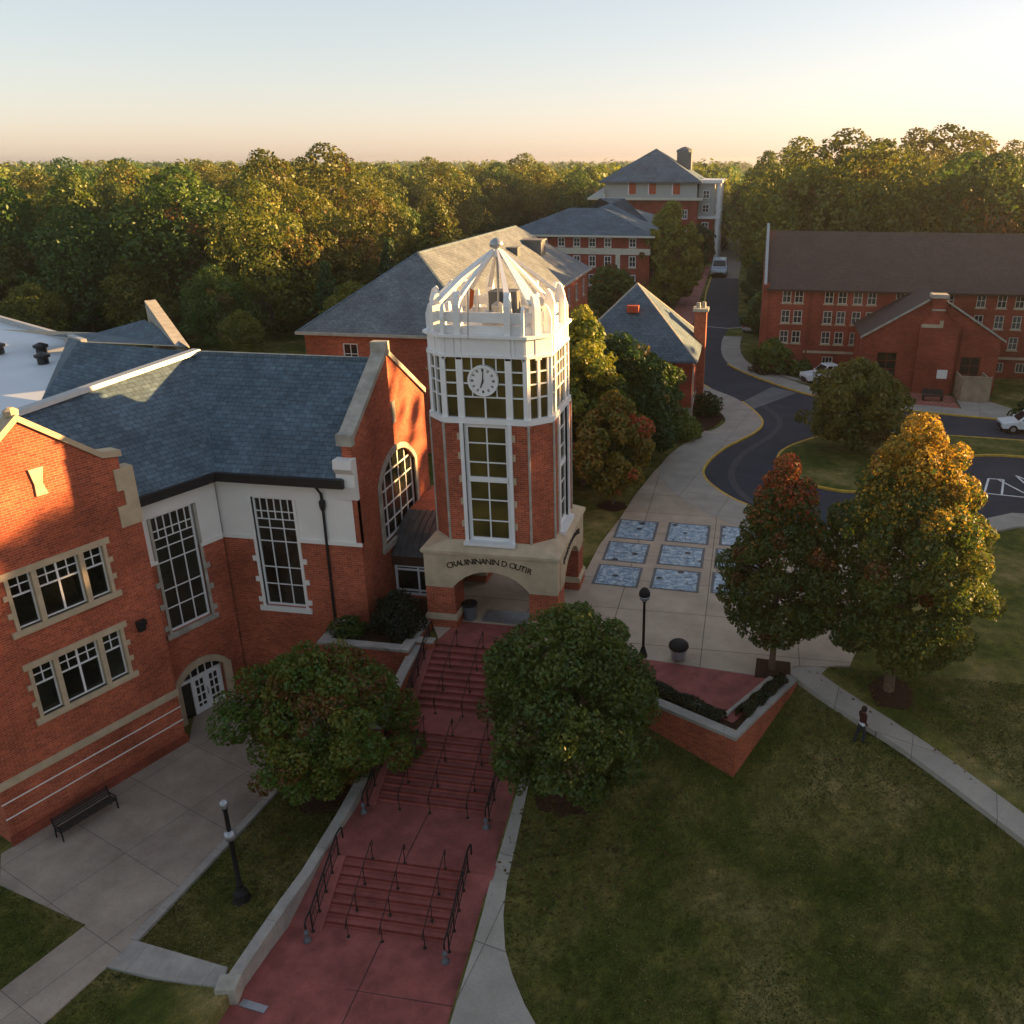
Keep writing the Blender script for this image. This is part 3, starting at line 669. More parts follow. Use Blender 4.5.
def triple(fr, h):
    x0, x1, z0, z1 = h
    w = MB(); W = x1 - x0
    m1, m2 = x0 + .27 * W, x0 + .735 * W
    for a, b in ((x0, x0 + .14), (m1 - .1, m1 + .1), (m2 - .1, m2 + .1), (x1 - .14, x1)): w.box(fr, a, b, -.25, .05, z0, z1)
    w.box(fr, x0 - .16, x1 + .16, -.25, .07, z1, z1 + .26)
    w.box(fr, x0 - .2, x1 + .2, -.25, .12, z0 - .24, z0)
    for zz in (z0 + .55, z0 + 1.3): w.box(fr, x0 - .17, x0, 0, .045, zz, zz + .22); w.box(fr, x1, x1 + .17, 0, .045, zz, zz + .22)
    sur = w.build('window', 'stone', H)
    for a, b, c in ((x0 + .14, m1 - .1, 2), (m1 + .1, m2 - .1, 4), (m2 + .1, x1 - .14, 2)):
        f = MB(); w_ = b - a; hh = z1 - z0; y0, y1 = -.2, -.14; s = .05
        f.box(fr, a, a + s, y0, y1, z0, z1); f.box(fr, b - s, b, y0, y1, z0, z1); f.box(fr, a, b, y0 - .002, y1 + .002, z0, z0 + s); f.box(fr, a, b, y0 - .002, y1 + .002, z1 - s, z1)
        zt = z0 + .62 * hh
        f.box(fr, a, b, y0 + .004, y1 + .005, zt - .03, zt + .03); f.box(fr, a, b, y0 + .006, y1 - .01, zt + .19 * hh - .02, zt + .19 * hh + .02)
        for i in range(1, c):
            x = a + w_ * i / c; lo = z0 if (c == 4 and i == 2) else zt; th = .04 if lo == z0 else .02
            f.box(fr, x - th, x + th, y0 + .008, y1 - .006, lo, z1)
        f.build('frame', 'white', sur)
        g = MB(); g.quad(fr.p(a, -.19, z0), fr.p(b, -.19, z0), fr.p(b, -.19, z1), fr.p(a, -.19, z1)); g.build('pane', 'glass', sur)
triple(FA, h1); triple(FA, h2)
wl_ = MB(); wl_.box(FA, 6.55, 6.95, 0, .25, 2.5, 2.72); wl_.prism(FA, [(6.6, 2.2), (6.9, 2.2), (6.95, 2.5), (6.55, 2.5)], 0, .14); wl_.build('wall_light', 'gutter', H, bevel=.02)

# the bay with the arched door, half brick half stucco
wb = MB(); HW1 = (.37, 2.5, .72, 6.42); DR = (.22, 2.62, Z0, -1.45)
wall_holes(wb, FB, -1.6, 3.8, Z0, 4.35, [HW1, DR], .35); spandrel(wb, FB, .22, 2.62, -2.05, -1.5, -1.45, -.34, -.003)
wb.build('wall', 'brick', H)
wb = MB(); wall_holes(wb, FB, -1.6, 3.8, 4.35, 7.6, [HW1], .35); wb.build('wall', 'stucco', H)
wc = MB(); HW2 = (1.69, 3.79, .72, 6.4)
wall_holes(wc, FC, -.04, 7.0, Z0, 4.35, [HW2], .35); wc.build('wall', 'brick', H)
wc = MB(); wall_holes(wc, FC, -.04, 6.75, 4.35, 7.6, [HW2], .35); wc.build('wall', 'stucco', H)
wc = MB(); wc.box(FC, 6.6, 7.0, -.3, -.01, 4.35, 7.2); wc.build('wall', 'brick', H)
for fr_, a, b in ((FB, -.25, .32), (FB, 2.55, 3.74), (FC, -.1, 1.64), (FC, 3.84, 7.05)): bd = MB(); bd.box(fr_, a, b, 0, .08, 4.25, 4.42); bd.build('band', 'stucco', H)
def tall(fr, h):
    x0, x1, z0, z1 = h; Hh = z1 - z0
    zz = lambda q: q
    w = window(H, fr, x0, x1, z0, z1, .22, vb=[1 / 3, 2 / 3, (1 / 6, .8, 1), (.5, .8, 1), (5 / 6, .8, 1)], hb=[.2, .36, .6, .72, (.87, 0, 1), .80], fw=.1, bw=.05)
    s = MB()
    s.box(fr, x0 - .14, x0, -.3, .06, z0, z1); s.box(fr, x1, x1 + .14, -.3, .06, z0, z1); s.box(fr, x0 - .3, x1 + .3, -.3, .12, z0 - .26, z0 - .003)
    for z in (.9, 2.0, 3.1): s.box(fr, x0 - .34, x0 - .14, -.05, .05, z, z + .26); s.box(fr, x1 + .14, x1 + .34, -.05, .05, z, z + .26)
    s.build('surround', 'stone_grey' if fr is FB else 'stucco', w)
tall(FB, HW1); tall(FC, HW2)
dr = MB(); arch_band(dr, FB, .22, 2.62, -2.05, -1.5, .34, -.02, .1)
dr.box(FB, -.18, .22, -.02, .09, -4.2, -2.05); dr.box(FB, 2.62, 3.02, -.02, .09, -4.2, -2.05); dr.build('door_surround', 'stone', H)
dd = MB(); y0, y1 = -.3, -.22
for x in (.24, .98, 1.74, 2.52): dd.box(FB, x - .06, x + .08, y0, y1, -4.2, -2.25)
dd.box(FB, .22, 2.62, y0 - .01, y1 + .012, -2.3, -2.16)
for x in (.6, 1.0, 1.4, 1.8, 2.2): dd.box(FB, x - .025, x + .025, y0 + .01, y1 - .01, -2.16, -1.6)
for a, b in ((1.06, 1.68), (1.82, 2.46)):
    for z in (-4.2, -3.7, -3.25, -2.8, -2.4): dd.box(FB, a, b, y0 + .01, y1 - .012, z, z + (.3 if z == -4.2 else .06))
    dd.box(FB, (a + b) / 2 - .03, (a + b) / 2 + .03, y0 + .012, y1 - .014, -4.2, -2.3)
    dd.box(FB, a, a + .09, y0 + .008, y1 - .01, -4.2, -2.3); dd.box(FB, b - .09, b, y0 + .008, y1 - .01, -4.2, -2.3)
door = dd.build('door', 'white', H)
g = MB(); g.quad(FB.p(.22, -.28, -4.2), FB.p(2.62, -.28, -4.2), FB.p(2.62, -.28, -1.5), FB.p(.22, -.28, -1.5)); g.build('pane', 'glass', door)
hd = MB(); hd.box(FB, 1.70, 1.73, -.22, -.16, -3.4, -3.0); hd.build('handle', 'steel', door)
# right gable facing the tower
wd = MB(); AW = (2.62, 7.15, 3.15, 7.5)
wall_holes(wd, FD, 0, 9.3, Z0, 9.2, [AW], .3); spandrel(wd, FD, AW[0], AW[1], 6.3, 7.45, 7.5, -.29, -.003)
gp = [(0, 9.2), (.2, 9.35), (4.62, 12.32), (9.1, 9.35), (9.3, 9.2)]
wd.quad(*[FD.p(x, 0, z) for x, z in gp]); wd.quad(*[FD.p(x, -.5, z) for x, z in gp])
wd.quad(FD.p(0, 0, 7.2), FD.p(0, -.5, 7.2), FD.p(0, -.5, 9.2), FD.p(0, 0, 9.2))
wd.build('wall', 'brick', H)
cp = MB()
for a, b in (((-.1, 9.28), (4.62, 12.36)), ((4.62, 12.36), (9.4, 9.28))):
    cp.prism(FD, [a, b, (b[0], b[1] + .28), (a[0], a[1] + .28)], -.6, .1)
cp.box(FD, -.22, .12, -.62, .12, 9.18, 9.72); cp.box(FD, 4.35, 4.9, -.63, .13, 12.3, 12.95)
cp.build('coping', 'stone_grey', H)
br = MB(); br.prism(Fr((-2.74, -.66, 0), (0, 1), (1, 0)), [(-.12, 6.6), (.06, 6.6), (.06, 8.6), (-.5, 8.6), (-.55, 8.2), (-.3, 7.9), (-.34, 7.3), (-.2, 6.9)], -.75, .12); br.build('bracket', 'stucco', H)
sp = MB(); sp.box(FD, 4.75, 5.15, 0, .06, 8.85, 9.95); sp.build('stone_panel', 'stone_grey', H)
ww = window(H, FD, AW[0], AW[1], AW[2], AW[3], .22, vb=[.2, .4, .6, .8], hb=[.2, .4, .6, .78], fw=.12, bw=.08)
s = MB(); arch_band(s, FD, AW[0], AW[1], 6.3, 7.45, .3, -.02, .09)
s.box(FD, AW[0] - .3, AW[0], -.1, .09, AW[2], 6.3); s.box(FD, AW[1], AW[1] + .3, -.1, .09, AW[2], 6.3); s.box(FD, AW[0] - .4, AW[1] + .4, -.1, .14, AW[2] - .3, AW[2]); s.build('surround', 'stone_grey', ww)
# roofs
E0 = V((-9.36, -1.1, 7.6)); RG = V((-12.85, 3.97, 12.1)); RE = V((-2.95, 3.97, 12.1)); EE = V((-3.2, -1.1, 7.6))
WE = E0 + V((-d2[0], -d2[1], 0)) * 17; RW = RG + V((-2.65, -9.6, -.9)) * 1.75
rf = MB()
rf.quad(E0, EE, RE, RG); rf.quad(WE, E0, RG, RW)
rf.quad(RG, RE, (-2.95, 9.0, 7.9), (-14.0, 9.0, 7.9)); 
rf.quad(RG, RW, RW + V((-4.2, 1.6, -3.2)), RG + V((-4.2, 1.6, -3.2)))
main_roof = rf.build('roof', 'slate', H)
gr = MB(); ax = FA.p(3.87, -.3, 11.75)
back = V((-ex2[0], -ex2[1], 0)) * 5.2
a, b = FA.p(.3, -.3, 9.0), FA.p(7.45, -.3, 9.0)
gr.quad(ax, b, b + back, ax + back); gr.quad(a, ax, ax + back, a + back); gr.build('roof', 'slate', H)
rc = MB()
def ridge_cap(mb, p, q, w=.22, h=.09):
    d = (q - p).normalized(); n = V((-d.y, d.x, 0)).normalized() * w; u = V((0, 0, h)); dn = V((0, 0, -.1))
    P = [p + n + dn, p + n * .8 + u, p - n * .8 + u, p - n + dn]; Q_ = [x + (q - p) for x in P]
    mb.add(P + Q_, [[0, 1, 2, 3], [4, 5, 6, 7], [0, 1, 5, 4], [1, 2, 6, 5], [2, 3, 7, 6], [3, 0, 4, 7]])
ridge_cap(rc, RG + V((.05, .15, .03)), RW + V((0, 0, .03)), .3); rc.build('ridge_cap', 'ridge', H)
rc = MB(); ridge_cap(rc, RG, RE, .14, .05); ridge_cap(rc, E0 + V((0, 0, .02)), RG, .12, .0); rc.build('ridge_cap', 'slate', H)
gt = MB(); gt.ribbon([(-3.1, -1.12), (E0.x, E0.y)], .22, 7.68, .42); gt.ribbon([(E0.x, E0.y), (E0.x - d2[0] * 4.9, E0.y - d2[1] * 4.9)], .22, 7.68, .42); 
gt.build('gutter', 'gutter', H)
ft = MB(); ft.quad((-9.36, -1.05, 7.25), (-3.1, -1.05, 7.25), (-3.1, -.6, 7.3), (-9.7, -.6, 7.3)); ft.build('soffit', 'gutter', H)
dp = MB(); dp.tube([(-4.5, -1.1, 7.4), (-4.48, -1.0, 7.15), (-4.42, -.78, 6.8), (-4.42, -.75, 6.3), (-4.5, -.75, -.3), (-4.5, -.75, -4.1)], [.07, .07, .07, .065, .065, .065], 8)
dp.lathe((-4.42, -.76, 6.0), [(.1, 0), (.15, .2), (.16, .42), (.1, .5)], 8); dp.build('downpipe', 'gutter', H)
# rear roofs and the white membrane deck
bk = MB()
bk.quad((-24.6, 9.6, 11.4), (-21.6, 6.7, 11.8), (-13.2, 5.2, 11.8), (-12.9, 1.5, 9.2), (-19.5, .8, 9.3), (-21.0, 2.6, 9.6)); bk.build('roof', 'slate', H)
bk = MB(); bk.quad((-33, 13.6, 10.9), (-24.8, 12.2, 11.2), (-21.4, 12.2, 12.1), (-15.2, 6.9, 11.7), (-21.5, 6.75, 11.75), (-24.5, 9.7, 11.35)); bk.build('roof', 'slate', H)
bk = MB(); bk.quad((-25.0, 17.8, 8.), (-21.4, 12.2, 12.1), (-15.2, 6.9, 11.7), (-14, 12, 7.5)); bk.build('roof', 'slate', H)
mm = MB(); mm.add([(-42, 22, 10.0), (-29.2, 14.6, 10.15), (-23.2, 7.4, 10.1), (-20.6, 2.4, 9.5), (-19.4, -1.0, 9.2), (-24, -6, 9.2), (-42, 0, 9.2)], [[0, 1, 2, 3, 4, 5, 6]]); mm.build('flat_roof', 'membrane', H)
mp = MB(); mp.ribbon([(-42, 22.2), (-29.2, 14.7), (-24.7, 9.9), (-21.4, 6.9)], .3, [10.4, 10.5, 11.5, 11.9], .7); mp.build('parapet', 'ridge', H)
for (x, y) in ((-30.5, 10.6), (-27.8, 10.9), (-25.6, 8.4)):
    vt = MB(); vt.lathe((x, y, 10.05), [(.3, 0), (.3, .35), (.42, .4), (.42, .55), (.05, .7)], 10); vt.build('roof_vent', 'gutter', H)
ch = MB(); ch.box(Fr((-26.5, 3.6, 0), d2), -.5, .5, -.5, .5, 9, 10.5); ch.build('chimney', 'brick', H)
pw = MB(); pA, pB, pC = V((-22.2, 13.6, 11.2)), V((-21.7, 12.9, 13.1)), V((-15.9, 7.0, 11.6))
dv = V((.55, .75, 0)) * .7
for q in ((pA, pB),): pass
pw.add([pA + V((0, 0, -5)), pA, pB, pC, pC + V((0, 0, -5)), pA + dv + V((0, 0, -5)), pA + dv, pB + dv, pC + dv, pC + dv + V((0, 0, -5))], [[0, 1, 2, 3, 4], [9, 8, 7, 6, 5], [0, 1, 6, 5], [1, 2, 7, 6], [2, 3, 8, 7], [3, 4, 9, 8]])
pw.build('parapet', 'stone_grey', H)
bw_ = MB(); bw_.box(Fr((-20, -3, 0), d2), -4, 12, -.5, .5, -4, 8.8); bw_.box(Fr((-16, 8.4, 0), (1, 0)), -6, 13, -.4, 0, -4, 7.9); bw_.box(Fr((-33, 7, 0), (1, .5)), -8, 12, -.6, 4, -4, 9.1); bw_.build('wall', 'brick_far', H)

# glazed vestibule between hall and tower
t = thing('entrance_vestibule', 'small white framed glass vestibule with curved dark metal roof beside the arch', 'vestibule', (-1.5, 2.6, 0))
FV = Fr((-2.7, 2.6, 0), (1, 0), (0, -1))
f = MB(); f.box(FV, 0, 2.6, -.25, 0, -.3, .15); f.build('wall', 'brick', t)
window(t, FV, .05, 2.55, .15, 1.85, .12, vb=[.5], hb=[.84, (.16, 0, 1)], fw=.13, bw=.1)
f = MB(); f.box(FV, -.02, 2.65, -.35, .1, 1.86, 2.4); f.build('fascia', plain('brown fascia', (.06, .032, .022), .7, .2), t)
rm = MB(); cur = [(2.45, 2.38), (2.9, 2.85), (3.5, 3.3), (4.3, 3.65), (5.2, 3.85)]
for (va, za), (vb_, zb) in zip(cur, cur[1:]): rm.quad((-2.72, va, za), (-.05, va, za), (-.05, vb_, zb), (-2.72, vb_, zb))
for k in range(9):
    x = -2.68 + k * .325
    for (va, za), (vb_, zb) in zip(cur, cur[1:]): rm.add([(x, va, za), (x + .04, va, za), (x + .04, vb_, zb), (x, vb_, zb), (x, va, za + .06), (x + .04, va, za + .06), (x + .04, vb_, zb + .06), (x, vb_, zb + .06)], [[4, 5, 6, 7], [0, 4, 7, 3], [1, 5, 6, 2], [0, 1, 5, 4]])
rm.build('roof', 'metalroof', t)
bx = MB(); bx.box(ID, -2.7, -.1, 5.2, 9, -.2, 3.85); bx.build('rear_wall', 'brick', t)
# ------------------------------------------------------------------ clock tower
T = thing('clock_tower', 'white-crowned brick clock tower with glazed lantern over an arched porch', 'tower', (3.22, 3.25, 0))
B = 6.45
FRONT = Fr((0, 0, 0), (1, 0), (0, -1)); RIGHT = Fr((B, 0, 0), (0, 1), (1, 0)); BACK = Fr((B, 6.4, 0), (-1, 0), (0, 1)); LEFT = Fr((0, 6.4, 0), (0, -1), (-1, 0))
PW = 1.4
pr = MB()
for (x, y) in ((0, 0), (B - PW, 0), (B - PW, 6.4 - PW), (0, 6.4 - PW)): pass
def pier(x, y):
    p = MB(); p.box(ID, x, x + PW, y, y + PW, -.6, 2.2); o = p.build('pier', 'brick', T)
    b = MB(); b.box(ID, x - .1, x + PW + .1, y - .1, y + PW + .1, .42, .62); b.prism(Fr((x - .1, y - .1, 0), (1, 0), (0, 1)), [(0, .62), (PW + .2, .62), (PW + .12, .72), (.08, .72)], .02, PW + .18); b.build('stone_band', 'stone', o)
    c = MB(); c.box(ID, x - .07, x + PW + .07, y - .07, y + PW + .07, -.6, .42); c.build('plinth', 'brick', o)
for x in (0., B - PW):
    for y in (0., 6.4 - PW): pier(x, y)
bm_ = MB()
for fr, Wd, dl in ((FRONT, B, 0), (RIGHT, 6.4, 0), (BACK, B, 0), (LEFT, 6.4, 0)):
    a, b = PW - .02, Wd - PW + .02
    ins = .003 if fr in (RIGHT, LEFT) else 0
    bm_.box(fr, 0 + (.5 if ins else 0), a, -.5, .03 - ins, 2.15, 3.9); bm_.box(fr, b, Wd - (.5 if ins else 0), -.5, .03 - ins, 2.15, 3.9)
    bm_.cur = 0
    spandrel(bm_, fr, a, b, 2.2, 3.12, 3.9, -.5, .03 - ins)
beam = bm_.build('beam', 'stone', T)
cp = MB()
for fr, Wd in ((FRONT, B), (RIGHT, 6.4), (BACK, B), (LEFT, 6.4)):
    cp.box(fr, -.04, Wd + .04, -.04, .1, 3.9, 4.06); cp.box(fr, -.02, Wd + .02, -.02, .06, 2.14, 2.26) if False else None
# sloping skirt up to the shaft (octagon)
CX, CY = 3.2, 3.25; HW = 2.88; FH = 1.95
def octo(hw, fh, z): return [(CX + x, CY + y, z) for x, y in ((-fh, -hw), (fh, -hw), (hw, -fh), (hw, fh), (fh, hw), (-fh, hw), (-hw, fh), (-hw, -fh))]
o_ = octo(HW, FH, 4.52); q = [(-.12, -.12, 4.08), (B + .12, -.12, 4.08), (B + .12, 6.52, 4.08), (-.12, 6.52, 4.08)]
cp.quad(q[0], q[1], o_[1], o_[0]); cp.quad(q[1], o_[2], o_[1]); cp.quad(q[1], q[2], o_[3], o_[2]); cp.quad(q[2], o_[4], o_[3]); cp.quad(q[2], q[3], o_[5], o_[4]); cp.quad(q[3], o_[6], o_[5]); cp.quad(q[3], q[0], o_[7], o_[6]); cp.quad(q[0], o_[0], o_[7])
for i in range(4): a, b = q[i], q[(i + 1) % 4]; cp.quad(a, b, (b[0], b[1], 3.95), (a[0], a[1], 3.95))
cp.build('coping', 'stone', T)
cl = MB(); cl.box(ID, .3, B - .3, .3, 6.1, 3.5, 3.62); cl.build('porch_ceiling', 'cream', T)
sh = MB()
def oct_wall(mb, hw, fh, z0, z1, holes=None, depth=.3):
    P = octo(hw, fh, 0)
    for i in range(8):
        a, b = P[i], P[(i + 1) % 8]; d = V((b[0] - a[0], b[1] - a[1], 0)); fr = Fr(a, d, (d.y, -d.x))
        hh = holes.get(i, []) if holes else []
        wall_holes(mb, fr, 0, d.length, z0, z1, hh, depth)
    return P
mid = FH; ww = 1.03
WH = (mid - ww, mid + ww, 4.5, 10.15)
faces = {0: [WH], 2: [WH], 4: [WH], 6: [WH]}
oct_wall(sh, HW, FH, 4.3, 10.2, faces); sh.build('shaft', 'brick', T)
P8 = octo(HW, FH, 0)
def face_fr(i, hw=HW, fh=FH):
    P = octo(hw, fh, 0); a, b = P[i], P[(i + 1) % 8]; d = V((b[0] - a[0], b[1] - a[1], 0)); return Fr(a, d, (d.y, -d.x)), d.length
for i in (0, 2, 4, 6):
    fr, ln = face_fr(i)
    w = window(T, fr, *WH, .2, vb=[.5], hb=[.18, .36, .68, .84], fw=.17, bw=.06, glass='glass_tower')
    s = MB(); s.box(fr, WH[0] + .1, WH[1] - .1, -.2, -.06, 7.42, 7.66); s.box(fr, WH[0] - .16, WH[0], -.1, .09, 4.5, 10.2); s.box(fr, WH[1], WH[1] + .16, -.1, .09, 4.5, 10.2); s.box(fr, WH[0] - .2, WH[1] + .2, -.2, .3, 4.36, 4.52)
    q = s; q.cur = 1
    for z in (5.2, 6.3, 7.4, 8.5, 9.4): q.box(fr, WH[0] - .3, WH[0] - .16, -.05, .05, z, z + .32); q.box(fr, WH[1] + .16, WH[1] + .3, -.05, .05, z, z + .32)
    s.build('surround', ['white', 'stone'], w)
# thin pilaster strips on the chamfer corners
for i in range(8):
    ps = MB(); p = P8[i]; ps.lathe((p[0], p[1], 4.4), [(.06, 0), (.06, 5.8)], 6); ps.build('corner_strip', 'stone_grey', T)
# lantern
LH, LF = 2.76, 1.9
sl2 = MB()
def oct_ring(mb, hw0, fh0, z0, hw1, fh1, z1):
    A_, B_ = octo(hw0, fh0, z0), octo(hw1, fh1, z1)
    for i in range(8): j = (i + 1) % 8; mb.quad(A_[i], A_[j], B_[j], B_[i])
def oct_solid(mb, hw, fh, z0, z1):
    oct_ring(mb, hw, fh, z0, hw, fh, z1); mb.quad(*octo(hw, fh, z0)); mb.quad(*octo(hw, fh, z1))
oct_solid(sl2, LH + .14, LF + .07, 10.16, 10.42); sl2.build('lantern_sill', 'white', T)
lg = MB(); oct_ring(lg, LH - .06, LF - .03, 10.42, LH - .06, LF - .03, 13.1); lantern = lg.build('lantern', 'glass_tower', T)
fr_ = MB()
PL = octo(LH, LF, 0)
for i in range(8):
    fr, ln = face_fr(i, LH, LF)
    if i % 2 == 0:
        xs = [(ln / 2 - 1.1, .15), (ln / 2 + 1.1, .15), (.06, .1), (ln - .06, .1)]
        for x, hw_ in xs: fr_.box(fr, x - hw_, x + hw_, -.1, .06, 10.42, 13.1)
        for z in (11.35, 11.95, 12.5): fr_.box(fr, .1, ln - .1, -.06, .012, z - .03, z + .03)
        fr_.box(fr, ln / 2 - .035, ln / 2 + .035, -.05, .016, 10.42, 13.1)
        for x in (ln / 2 - .55, ln / 2 + .55): fr_.box(fr, x - .025, x + .025, -.05, .014, 11.35, 13.1)
    else:
        fr_.box(fr, ln / 2 - .06, ln / 2 + .06, -.1, .04, 10.42, 13.1)
        for x in (.1, ln - .1): fr_.box(fr, x - .06, x + .06, -.1, .03, 10.42, 13.1)
        for z in (11.35, 11.95, 12.5): fr_.box(fr, .1, ln - .1, -.06, .012, z - .03, z + .03)
fr_.build('lantern_frame', 'white', lantern)
cr = MB()
oct_solid(cr, LH + .1, LF + .05, 13.1, 13.22); oct_ring(cr, LH + .02, LF + .01, 13.22, LH + .02, LF + .01, 13.95); oct_solid(cr, LH + .2, LF + .1, 13.95, 14.07)
for i in range(0, 8, 2):
    fr, ln = face_fr(i, LH, LF)
    for x in (.55, ln - .55): cr.box(fr, x - .05, x + .05, 0, .08, 13.22, 13.95)
cr.build('cornice', 'white', T)
LC, FC = 2.66, 1.84
# parapet: two-rail wall, open between
pp = MB()
for z0, z1 in ((14.07, 14.42), (14.56, 14.98)):
    oct_ring(pp, LC - .1, FC - .05, z0, LC - .1, FC - .05, z1); oct_ring(pp, LC - .25, FC - .12, z0, LC - .25, FC - .12, z1)
    for z in (z0, z1):
        A_, B_ = octo(LC - .1, FC - .05, z), octo(LC - .25, FC - .12, z)
        for i in range(8): j = (i + 1) % 8; pp.quad(A_[i], A_[j], B_[j], B_[i])
pp.build('parapet', 'white', T)
dk = MB(); dk.quad(*octo(LC - .1, FC - .05, 14.1)); dk.build('deck', 'membrane', T)
APEX = V((CX, CY, 17.3))
def fin(i, x, hw_, top, big=True):
    fr, ln = face_fr(i, LC, FC)
    f = MB()
    # pilaster below, curved fin above
    prof = [(.16, 13.0), (.16, top - .55), (.02, top - .12), (-.12, top), (-.2, top - .1), (-.34, top - .8), (-.38, 14.1), (-.3, 13.0)]
    n = len(prof); a = [fr.p(x - hw_, y, z) for y, z in prof]; b = [fr.p(x + hw_, y, z) for y, z in prof]
    f.add(a + b, [list(range(n)), list(range(n, 2 * n))[::-1]] + [[k, (k + 1) % n, n + (k + 1) % n, n + k] for k in range(n)])
    f.build('fin', 'white', T)
def rib(p, w0, w1, th=.14):
    p = V(p); e = APEX + V(((p.x - CX), (p.y - CY), 0)).normalized() * .13 + V((0, 0, -.05))
    d = e - p; s = V((-d.y, d.x, 0)).normalized(); n = s.cross(d).normalized() * th
    m = []; K = 7
    for k in range(K + 1):
        t = k / K; c = p + d * t + V((0, 0, .06 * math.sin(math.pi * t))); w = w0 + (w1 - w0) * t
        m += [c + s * w, c - s * w, c - s * w - n, c + s * w - n]
    f = MB(); F = [[0, 1, 2, 3], [4 * K, 4 * K + 1, 4 * K + 2, 4 * K + 3]]
    for k in range(K):
        for j in range(4): F.append([4 * k + j, 4 * k + (j + 1) % 4, 4 * k + 4 + (j + 1) % 4, 4 * k + 4 + j])
    f.add(m, F); f.build('rib', 'white', T)
for i in range(8):
    fr, ln = face_fr(i, LC, FC)
    if i % 2 == 0:
        for x in (ln / 2 - 1.1, ln / 2 + 1.1):
            fin(i, x, .125, 15.85); rib(fr.p(x, -.2, 15.35), .125, .045)
        for x in (.07, ln - .07): fin(i, x, .07, 15.3, False)
    else:
        fin(i, ln / 2, .15, 15.75); rib(fr.p(ln / 2, -.2, 15.25), .28, .05)
hb_ = MB(); hb_.lathe((CX, CY, 17.05), [(.3, 0), (.26, .2), (.14, .34), (.1, .4)], 12); hb_.build('hub', 'white', T)
fb = MB(); fb.lathe((CX, CY, 17.36), [(.07, 0), (.27, .08), (.32, .17), (.28, .32), (.15, .43), (.04, .48)], 16); fb.build('finial', 'steel', T, smooth=True)
eq = MB(); eq.box(ID, CX - .5, CX + .75, CY + .1, CY + 1.1, 14.12, 15.5); eq.build('equipment_box', 'louvre', T)
eq = MB(); eq.box(ID, CX - .55, CX + .55, CY - .9, CY - .1, 14.12, 14.7); eq.lathe((CX + .1, CY - .5, 14.7), [(.3, 0), (.3, .3), (.1, .45)], 10); eq.build('equipment_box', 'steel', T)
col = MB(); col.tube([(CX, CY, 14.1), (CX, CY, 17.2)], .06, 8); col.build('mast', 'steel', T)
fp = MB(); fp.tube([(2.62, .3, 13.9), (2.66, .5, 15.9)], .03, 6); fp.build('flag_pole', 'steel', T)
fl = MB(); fl.add([(2.66, .52, 15.1), (2.82, .6, 15.25), (2.9, .64, 15.9), (2.74, .56, 16.0)], [[0, 1, 2, 3]]); fl.build('flag', 'rust', T)
# clock
ck = MB(); fr, ln = face_fr(0, LH, LF)
def disc(mb, c, r, y0, y1, n=36, r0=0.):
    P = []
    for y in (y0, y1):
        for k in range(n): a = 2 * math.pi * k / n; P.append(fr.p(c[0] + r * math.sin(a), y, c[1] + r * math.cos(a)))
    mb.add(P, [list(range(n)), list(range(n, 2 * n))[::-1]] + [[k, (k + 1) % n, n + (k + 1) % n, n + k] for k in range(n)])
cc = (ln / 2 - .02, 12.12)
disc(ck, cc, .68, .0, .16); clock = ck.build('clock_face', 'white', T)
rg = MB(); n = 36
for (ra, rb, y) in ((.58, .68, .2),):
    P = [fr.p(cc[0] + r * math.sin(2 * math.pi * k / n), yy, cc[1] + r * math.cos(2 * math.pi * k / n)) for r, yy in ((ra, .17), (ra, y), (rb, y), (rb, .1)) for k in range(n)]
    rg.add(P, [[i * n + k, i * n + (k + 1) % n, (i + 1) * n + (k + 1) % n, (i + 1) * n + k] for i in range(3) for k in range(n)])
rg.build('clock_rim', 'white', clock)
def bar(mb, a, r0, r1, w0, w1, y0, y1):
    s_, c_ = math.sin(a), math.cos(a); P = []
    for y in (y0, y1):
        for r, w_ in ((r0, w0), (r1, w1)):
            for sg in (-1, 1): P.append(fr.p(cc[0] + r * s_ + sg * w_ * c_, y, cc[1] + r * c_ - sg * w_ * s_))
    mb.add(P, [[0, 1, 3, 2], [4, 6, 7, 5], [0, 2, 6, 4], [1, 5, 7, 3], [0, 4, 5, 1], [2, 3, 7, 6]])
nm = MB()
for k in range(12):
    a = 2 * math.pi * k / 12
    for dx in ((-.05, .05) if k % 3 else (-.07, 0, .07)): bar(nm, a + dx, .42, .54, .012, .012, .161, .172)
nm.build('numerals', 'letter', clock)
hh = MB(); bar(hh, R(200), -.06, .33, .035, .02, .175, .19); hh.build('hand', 'letter', clock)
hh = MB(); bar(hh, R(3), -.1, .48, .028, .014, .192, .205); hh.build('hand', 'letter', clock)
